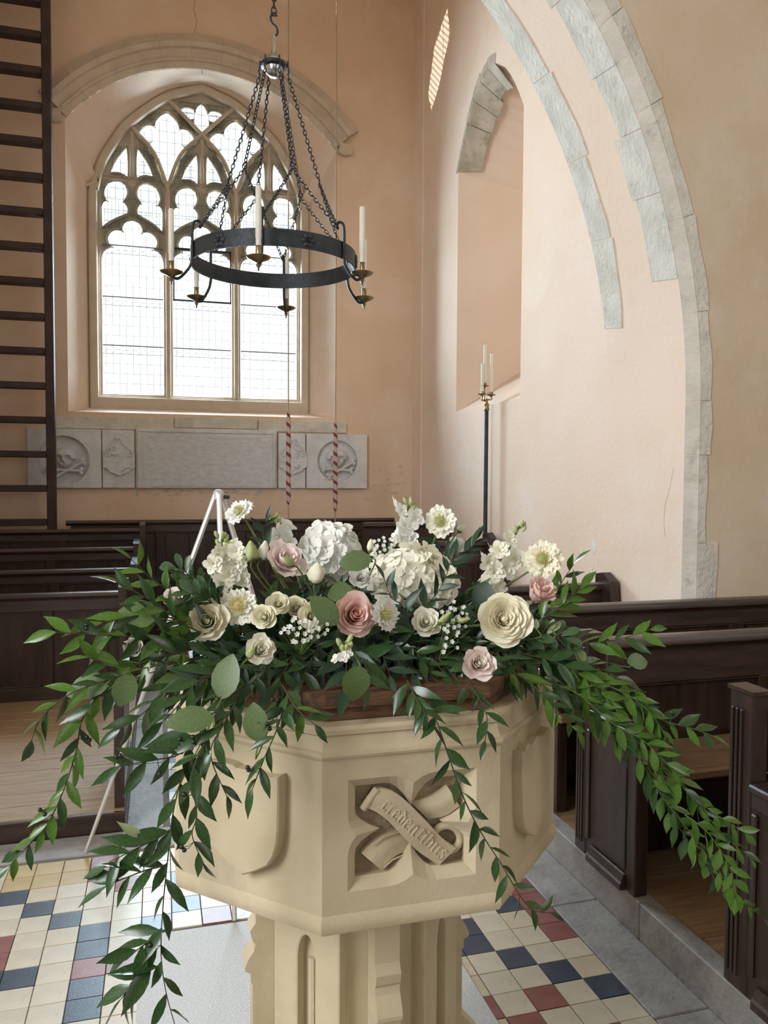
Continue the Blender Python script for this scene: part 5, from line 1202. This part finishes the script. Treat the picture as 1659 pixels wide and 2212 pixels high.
def put_leaf(t, p, d, n, L_, m, kind):
    d = V(d).normalized(); n = V(n); n = (n - d*n.dot(d)); n = n.normalized() if n.length > 1e-4 else d.orthogonal().normalized(); y = n.cross(d)
    mt_ = Matrix((d, y, n)).transposed().to_4x4(); mt_.translation = p
    return link('leaf', leaf_mesh(m, kind, rf.randrange(6)), t, mt_ @ Matrix.Scale(L_, 4))
def sprig(label, pts, Ls=0.062, n=None, m=lf_dark, kind='lance', group=None, name='ruscus_strand', cat='foliage', stem=stem_m, r=0.0016, spread=0.9, droop=0.35, pair=False, tip=True, world=False, taper=0.72, sp=0.030, mix=None, berries=0):
    """pts: list of (px, py, Y) along the stem from root to tip"""
    P = [V(p) for p in pts] if world else [at(x, y, Y=Y_) for x, y, Y_ in pts]; P = catmull(P, 6); o = P[0]; t = thing(name, label, cat, o, group)
    d = [0]
    for a, b in zip(P, P[1:]): d.append(d[-1] + (b-a).length)
    MB().tube([p - o for p in P], [r*(1 - 0.6*i/len(P)) for i in range(len(P))], 5).build('stem', stem, t, 60)
    n = n or max(3, int(d[-1]/sp)); sg = 1
    for i in range(n + (1 if tip else 0)):
        tt = d[-1]*(0.08 + 0.92*i/n); j = 0
        while j < len(d)-2 and d[j+1] < tt: j += 1
        tg = (P[j+1] - P[j]).normalized(); p = P[j] + tg*(tt - d[j]) - o
        cam_ = (EYE - (p + o)).normalized(); sd = tg.cross(cam_)
        sd = sd.normalized() if sd.length > 1e-3 else V((1, 0, 0))
        for q in ((1, -1) if pair else (sg,)):
            ang = rf.uniform(0.45, 1.0)*spread if i < n else 0.1
            dr = tg*cos(ang) + sd*q*sin(ang) + cam_*rf.uniform(-.35, .35) + V((0, 0, -droop*rf.uniform(0, 1)))
            nn_ = cam_*rf.uniform(0.1, 1.0) + V((rf.uniform(-.6, .6), rf.uniform(-.5, .3), rf.uniform(0.0, 1.0)))
            L_ = Ls*rf.uniform(0.95, 1.42)*(1 - (1-taper)*i/n)
            mm = (mix[0] if rf.random() < mix[1] else m) if mix else m
            put_leaf(t, p, dr, nn_, L_, mm, kind)
        sg = -sg
        if berries and i % berries == 1:
            for b_ in range(2):
                e = p + sd*sg*0.016 + V((rf.uniform(-.006, .006), -0.004, rf.uniform(-.008, .006)))
                MB().tube([p, (p+e)/2 + V((0, 0, -0.003)), e], 0.0006, 3).build('berry_stalk', stem, t, 60); MB().lathe([(0.0005, -0.0038), (0.0034, -0.002), (0.0038, 0.0006), (0.002, 0.0034), (0.0005, 0.0038)], 7, Matrix.Translation(e), cap=False).build('berry', berry_m, t, 60)
    return t
def bigleaf(label, px, py, Y, L_, ang, m=lf_euc, kind='round', dz=0.3, tilt=0.0):
    """one broad leaf, its base end away from ang (image angle of the tip)"""
    c = at(px, py, Y=Y); dr = V((cos(R(ang)), 0, sin(R(ang)))); o = c - dr*L_*0.5; t = thing('eucalyptus_leaf', label, 'leaf', o)
    put_leaf(t, V((0, 0, 0)), dr + V((0, tilt, 0)), TOCAM(px, py, Y) + V((rf.uniform(-.4, .4), 0, dz)), L_, m, kind)
    root = V((FX + (o.x - FX)*0.6, FY + (o.y - FY)*0.4, max(LZ + 0.04, o.z - 0.08))); MB().tube(catmull([V((0, 0, 0)), -dr*0.012 + V((0, 0.012, -0.01)), root - o], 4), 0.0013, 5).build('stalk', stem_g, t, 60)
# long trailing strands
S_ = sprig
S_('longest ruscus strand, hanging down the left front of the font to the picture bottom', [(560, 1470, 1.42), (500, 1500, 1.34), (440, 1570, 1.30), (400, 1660, 1.27), (375, 1750, 1.26), (362, 1860, 1.25), (352, 1960, 1.24), (348, 2060, 1.23), (358, 2140, 1.22), (378, 2215, 1.21)], 0.054, 24, lf_dark, berries=6, sp=0.03)
S_('ruscus side twig reaching left over the aisle tiles from the long strand', [(432, 1585, 1.30), (385, 1630, 1.27), (330, 1642, 1.26), (262, 1655, 1.25)], 0.058, 7, lf_dark, berries=3)
S_('ruscus twig pointing down and left above the dark tiles', [(372, 1790, 1.26), (330, 1815, 1.25), (285, 1838, 1.25), (236, 1862, 1.25)], 0.058, 6, lf_dark)
S_('short ruscus twig with a row of leaves over the lower left tiles', [(362, 1868, 1.25), (315, 1880, 1.24), (280, 1893, 1.24), (232, 1912, 1.24)], 0.054, 5, lf_dark)
S_('ruscus twig at the lower left of the long strand', [(350, 2005, 1.24), (320, 2035, 1.23), (280, 2062, 1.23)], 0.060, 5, lf_dark)
S_('lowest ruscus twig on the long strand, over the speckled slab', [(346, 2085, 1.23), (318, 2100, 1.22), (285, 2128, 1.22), (262, 2158, 1.22)], 0.062, 6, lf_dark)
S_('thin strand on the left font face ending below the shield', [(470, 1560, 1.28), (418, 1660, 1.25), (425, 1760, 1.24), (415, 1805, 1.24), (440, 1865, 1.24)], 0.050, 11, lf_dark, berries=4)
S_('short ruscus strand hanging over the stone shield', [(620, 1500, 1.36), (600, 1570, 1.26), (570, 1640, 1.25), (545, 1705, 1.25)], 0.048, 11, lf_dark, berries=4)
S_('ruscus twig falling over the left font corner', [(520, 1500, 1.36), (480, 1570, 1.27), (455, 1630, 1.26), (490, 1720, 1.26)], 0.055, 10, lf_dark)
S_('ruscus strand running down across the carved scroll panel', [(905, 1470, 1.40), (940, 1550, 1.28), (968, 1630, 1.255), (1000, 1720, 1.25), (1040, 1800, 1.25), (1085, 1870, 1.245), (1120, 1930, 1.24), (1150, 1965, 1.24), (1188, 1972, 1.24)], 0.050, 26, lf_dark, spread=1.1)
S_('ruscus twig hanging from the lid front towards the panel corner', [(1010, 1470, 1.38), (1050, 1540, 1.29), (1048, 1600, 1.27)], 0.046, 8, lf_dark)
S_('ruscus twig falling over the near corner of the wooden lid', [(610, 1480, 1.36), (640, 1530, 1.28), (680, 1565, 1.26)], 0.050, 8, lf_dark, mix=(lf_mid, .3))
S_('ruscus twig lying along the lid front right of its corner', [(880, 1470, 1.36), (905, 1520, 1.29), (930, 1560, 1.27)], 0.050, 7, lf_dark)
# left wing
S_('upper left ruscus tip standing above the leaf wing', [(430, 1330, 1.58), (370, 1280, 1.54), (325, 1248, 1.52), (282, 1206, 1.50)], 0.052, 9, lf_mid, droop=0.0, berries=5)
S_('left ruscus twig with broad dark leaves before the dark pew', [(450, 1360, 1.56), (370, 1335, 1.50), (300, 1330, 1.46), (220, 1345, 1.43)], 0.070, 10, lf_mid, mix=(lf_dark, .5))
S_('long thin ruscus twig reaching furthest left at pew height', [(430, 1390, 1.52), (320, 1378, 1.45), (220, 1372, 1.42), (120, 1366, 1.40)], 0.056, 11, lf_mid, mix=(lf_dark, .4), berries=8)
S_('drooping ruscus strand at the left end, curling down at its tip', [(440, 1420, 1.50), (330, 1440, 1.44), (230, 1470, 1.40), (150, 1500, 1.38), (90, 1550, 1.37), (68, 1600, 1.37)], 0.052, 18, lf_dark, mix=(lf_mid, .4))
S_('left hanging ruscus strand over the oak platform, ending above the tiles', [(330, 1440, 1.46), (230, 1490, 1.42), (180, 1550, 1.41), (165, 1620, 1.40), (140, 1700, 1.40), (108, 1770, 1.40), (72, 1815, 1.40), (20, 1870, 1.40)], 0.050, 26, lf_dark, mix=(lf_mid, .5), berries=9)
S_('left wing twig of dark leaves just above the bench end', [(430, 1400, 1.50), (340, 1420, 1.44), (270, 1440, 1.42), (190, 1420, 1.40)], 0.060, 11, lf_dark, mix=(lf_mid, .3))
S_('twig of ruscus hanging at the left over the blue lit tiles', [(440, 1440, 1.46), (360, 1490, 1.40), (310, 1540, 1.38), (262, 1572, 1.37)], 0.058, 10, lf_dark, mix=(lf_euc, .2))
S_('left wing ruscus twig pointing to the nearest pew', [(470, 1380, 1.52), (400, 1350, 1.48), (330, 1300, 1.46), (262, 1262, 1.45)], 0.060, 9, lf_mid, mix=(lf_dark, .6))
S_('low left twig of ruscus beside the lid', [(500, 1440, 1.44), (430, 1470, 1.38), (380, 1530, 1.35), (350, 1560, 1.34)], 0.060, 9, lf_dark)
S_('pittosporum sprig with pale edged leaves at the upper left', [(470, 1320, 1.60), (430, 1270, 1.56), (400, 1235, 1.55), (380, 1228, 1.55)], 0.036, 12, lf_pit, 'spoon', pair=True, droop=0.0, name='pittosporum_sprig')
S_('second pittosporum sprig just under the left stock spike', [(500, 1330, 1.56), (455, 1300, 1.52), (420, 1280, 1.50), (395, 1300, 1.49)], 0.036, 12, lf_pit, 'spoon', pair=True, droop=0.0, name='pittosporum_sprig')
bigleaf('broad eucalyptus leaf at the left, facing the camera', 190, 1485, 1.40, 0.075, 195)
bigleaf('broad eucalyptus leaf hanging left over the bench end', 268, 1492, 1.39, 0.062, 250)
bigleaf('broad eucalyptus leaf low on the left of the lid', 487, 1462, 1.33, 0.074, 80)
bigleaf('long pale eucalyptus leaf on the left font edge', 410, 1557, 1.27, 0.075, 180)
bigleaf('greyish eucalyptus leaf before the left corner of the lid', 552, 1562, 1.27, 0.062, 100)
bigleaf('round grey green leaf standing before the white hydrangea', 768, 1211, 1.55, 0.066, 185)
bigleaf('broad curled leaf left of the peach pink rose', 703, 1318, 1.46, 0.072, 130)
bigleaf('small curled leaf above the peach pink rose', 735, 1280, 1.52, 0.052, 190)
bigleaf('broad grey green leaf at the left upper wing', 300, 1322, 1.46, 0.070, 170)
bigleaf('eucalyptus leaf low in front of the lid, right of middle', 770, 1478, 1.31, 0.064, 260)
bigleaf('eucalyptus leaf at the right standing out before the far pew', 1380, 1428, 1.44, 0.054, 0)
bigleaf('dark broad leaf behind the highest right scabious', 925, 1182, 1.80, 0.075, 150, lf_deep)
bigleaf('broad dark leaf under the right stock spike', 1040, 1290, 1.60, 0.072, 250, lf_deep)
bigleaf('pale leaf underside over the aisle at the left', 282, 1790, 1.25, 0.046, 140, lf_pale, 'lance')
bigleaf('small pale round leaf beside the cream garden rose', 1159, 1348, 1.42, 0.020, 90, lf_pale)
bigleaf('second small pale round leaf right of the cream garden rose', 1193, 1348, 1.42, 0.021, 80, lf_pale)
# right wing and the long right tail
S_('long right tail of bright ruscus ending above the pew platform', [(1120, 1440, 1.48), (1200, 1500, 1.42), (1290, 1560, 1.40), (1370, 1625, 1.40), (1430, 1720, 1.40), (1500, 1810, 1.40), (1560, 1890, 1.40), (1600, 1945, 1.40), (1640, 1975, 1.40)], 0.052, 40, lf_mid, mix=(lf_dark, .35), stem=stem_g)
S_('second strand of the right tail, running above the first', [(1180, 1450, 1.46), (1270, 1520, 1.41), (1360, 1590, 1.39), (1430, 1650, 1.38), (1500, 1730, 1.38), (1560, 1800, 1.38), (1615, 1850, 1.38)], 0.054, 32, lf_mid, mix=(lf_dark, .3), stem=stem_g)
S_('third strand of the right tail, leaves lying over the pew end', [(1320, 1590, 1.42), (1400, 1660, 1.42), (1450, 1760, 1.42), (1510, 1850, 1.42), (1560, 1920, 1.42)], 0.052, 22, lf_dark, mix=(lf_mid, .6), stem=stem_g)
S_('right tail twig pointing at the near pew post', [(1400, 1640, 1.40), (1470, 1690, 1.39), (1520, 1740, 1.38), (1610, 1800, 1.37)], 0.056, 12, lf_mid, stem=stem_g)
S_('right twig with long bright leaves before the dark pew seat', [(1230, 1470, 1.46), (1330, 1510, 1.42), (1430, 1555, 1.40), (1500, 1575, 1.39), (1540, 1590, 1.38)], 0.058, 15, lf_mid, mix=(lf_dark, .3), stem=stem_g, berries=9)
S_('upper right twig tipped with a pale curled leaf', [(1180, 1400, 1.52), (1270, 1390, 1.46), (1340, 1380, 1.44), (1405, 1360, 1.42)], 0.056, 11, lf_mid, mix=(lf_dark, .4))
S_('right twig of dark leaves spreading level below the rose', [(1150, 1420, 1.48), (1240, 1430, 1.44), (1310, 1450, 1.42), (1370, 1490, 1.40)], 0.058, 14, lf_dark, mix=(lf_mid, .4))
S_('right twig of glossy leaves standing up beside the cream scabious', [(1150, 1340, 1.62), (1195, 1290, 1.60), (1215, 1255, 1.60), (1240, 1218, 1.58)], 0.052, 8, lf_mid, mix=(lf_dark, .4), droop=0.0)
S_('right leaf twig pointing out above the far pew rail', [(1150, 1350, 1.56), (1210, 1310, 1.54), (1255, 1270, 1.53)], 0.056, 9, lf_mid, droop=0.05)
S_('pittosporum sprig with pale leaves beside the cream garden rose', [(1120, 1380, 1.46), (1170, 1370, 1.43), (1215, 1375, 1.42), (1240, 1400, 1.42)], 0.036, 12, lf_pit, 'spoon', pair=True, droop=0.0, name='pittosporum_sprig', mix=(lf_pale, .3))
S_('right twig falling over the stone rim at the right', [(1090, 1440, 1.44), (1150, 1480, 1.38), (1200, 1530, 1.36), (1245, 1580, 1.36)], 0.052, 12, lf_dark, mix=(lf_mid, .5))
S_('right twig of dark leaves beneath the pittosporum', [(1120, 1410, 1.46), (1200, 1430, 1.42), (1270, 1470, 1.40), (1330, 1530, 1.39)], 0.056, 14, lf_dark, mix=(lf_mid, .3))
S_('dark leafy twig crossing the ivory hydrangea', [(900, 1330, 1.52), (945, 1280, 1.50), (965, 1240, 1.50), (975, 1205, 1.50)], 0.044, 9, lf_deep, spread=1.1, droop=0.0)
S_('dark twig of leaves at the foot of the ivory hydrangea', [(890, 1360, 1.50), (870, 1310, 1.48), (845, 1290, 1.48), (830, 1250, 1.48)], 0.046, 7, lf_deep, spread=1.1, droop=0.0)
S_('blue green leaf twig at the top left behind the blush lisianthus', [(590, 1230, 1.76), (575, 1180, 1.74), (568, 1155, 1.74), (575, 1128, 1.74)], 0.046, 9, lf_deep, droop=0.0)
S_('dark leaf twig right of the tall scabious', [(960, 1230, 1.74), (990, 1200, 1.73), (1020, 1180, 1.72), (1030, 1165, 1.72)], 0.048, 9, lf_deep, droop=0.0)
S_('right tail strand close under the lid edge, its leaves bunched thickly', [(1180, 1470, 1.44), (1250, 1500, 1.40), (1320, 1560, 1.38), (1390, 1600, 1.37), (1450, 1660, 1.36)], 0.056, 20, lf_mid, mix=(lf_dark, .4), stem=stem_g)
S_('right wing strand of bright leaves above the tail', [(1200, 1430, 1.45), (1290, 1470, 1.41), (1370, 1510, 1.39), (1420, 1560, 1.38), (1450, 1620, 1.38)], 0.056, 18, lf_mid, mix=(lf_dark, .4), stem=stem_g)
S_('tail end twig of bright narrow leaves at the lower right', [(1480, 1760, 1.38), (1530, 1800, 1.37), (1575, 1870, 1.37), (1590, 1930, 1.37)], 0.054, 13, lf_mid, stem=stem_g)
# fill: short dark sprigs between the flowers, fanned over the lid
rf = random.Random(31)
ANCH = [('the white hydrangea', 712, 1196), ('the ivory hydrangea', 893, 1252), ('the cream garden rose', 1087, 1340), ('the peach pink rose', 760, 1332), ('the blush pink side rose', 1155, 1293), ('the blush lisianthus', 607, 1222),
        ('the cream rose at far left', 458, 1345), ('the frilled yellow-tufted scabious', 516, 1309), ('the yellow spray roses', 610, 1320), ('the low left white lisianthus', 557, 1408), ('the small white lisianthus under the round leaf', 777, 1250),
        ('the white lisianthus near the garden rose', 917, 1348), ('the pink tinged low lisianthus', 1029, 1438), ('the far right cream scabious', 1173, 1208), ('the sideways white scabious', 829, 1328), ('the upper left stock spike', 490, 1225),
        ('the right stock spike', 1085, 1210), ('the low green stock spike', 746, 1405), ('the gypsophila under the spray roses', 658, 1362), ('the gypsophila by the garden rose', 985, 1334), ('the right end of the lid', 1190, 1440), ('the left end of the lid', 420, 1430), ('the middle front of the lid', 850, 1440), ('the near corner of the lid', 680, 1450), ('the lid front below the garden rose', 1110, 1440)]
used = set()
def filler_label(px, py):
    c = []
    for nm, x, y in ANCH:
        dx, dy = px - x, py - y; ds = (('right of' if dx > 0 else 'left of') if abs(dx) > abs(dy) else ('below' if dy > 0 else 'above'))
        c.append((dx*dx + dy*dy, nm, ds))
    for dist, nm, ds in sorted(c):
        for k in ('nearest ', 'further out '):
            if (nm, ds, k) not in used:
                used.add((nm, ds, k)); return 'dark leaf sprig %s %s, %s' % (ds, nm, 'close to it' if k == 'nearest ' else 'further away')
NF = 96
for i in range(NF):
    px = 395 + 845*((i*0.618) % 1); e = 1 - ((px - 815)/600)**2
    py = 1498 - 26*rf.random() - (1490 - 1240)*e*((i*0.755) % 1)**1.15
    Y_ = 1.33 + 0.35*(1500 - py)/260 + rf.uniform(0, .05) + 0.06*(1 - e)
    tip_ = at(px, py, Y=Y_); root = V((FX + (tip_.x - FX)*0.62, FY + (tip_.y - FY)*0.45, LZ + 0.03 + 0.55*max(0, tip_.z - LZ - 0.05)))
    m_ = (lf_deep, lf_dark, lf_deep, lf_dark, lf_dark)[i % 5]
    mid = (root + tip_)/2 + V((0, -0.01, 0.02))
    S_(filler_label(px, py), [root, mid, tip_], rf.uniform(0.044, 0.058), 8, m_, 'lance', group='dark filler sprigs among the flowers', name='leaf_sprig', world=True, droop=0.5, spread=1.3, taper=0.9)
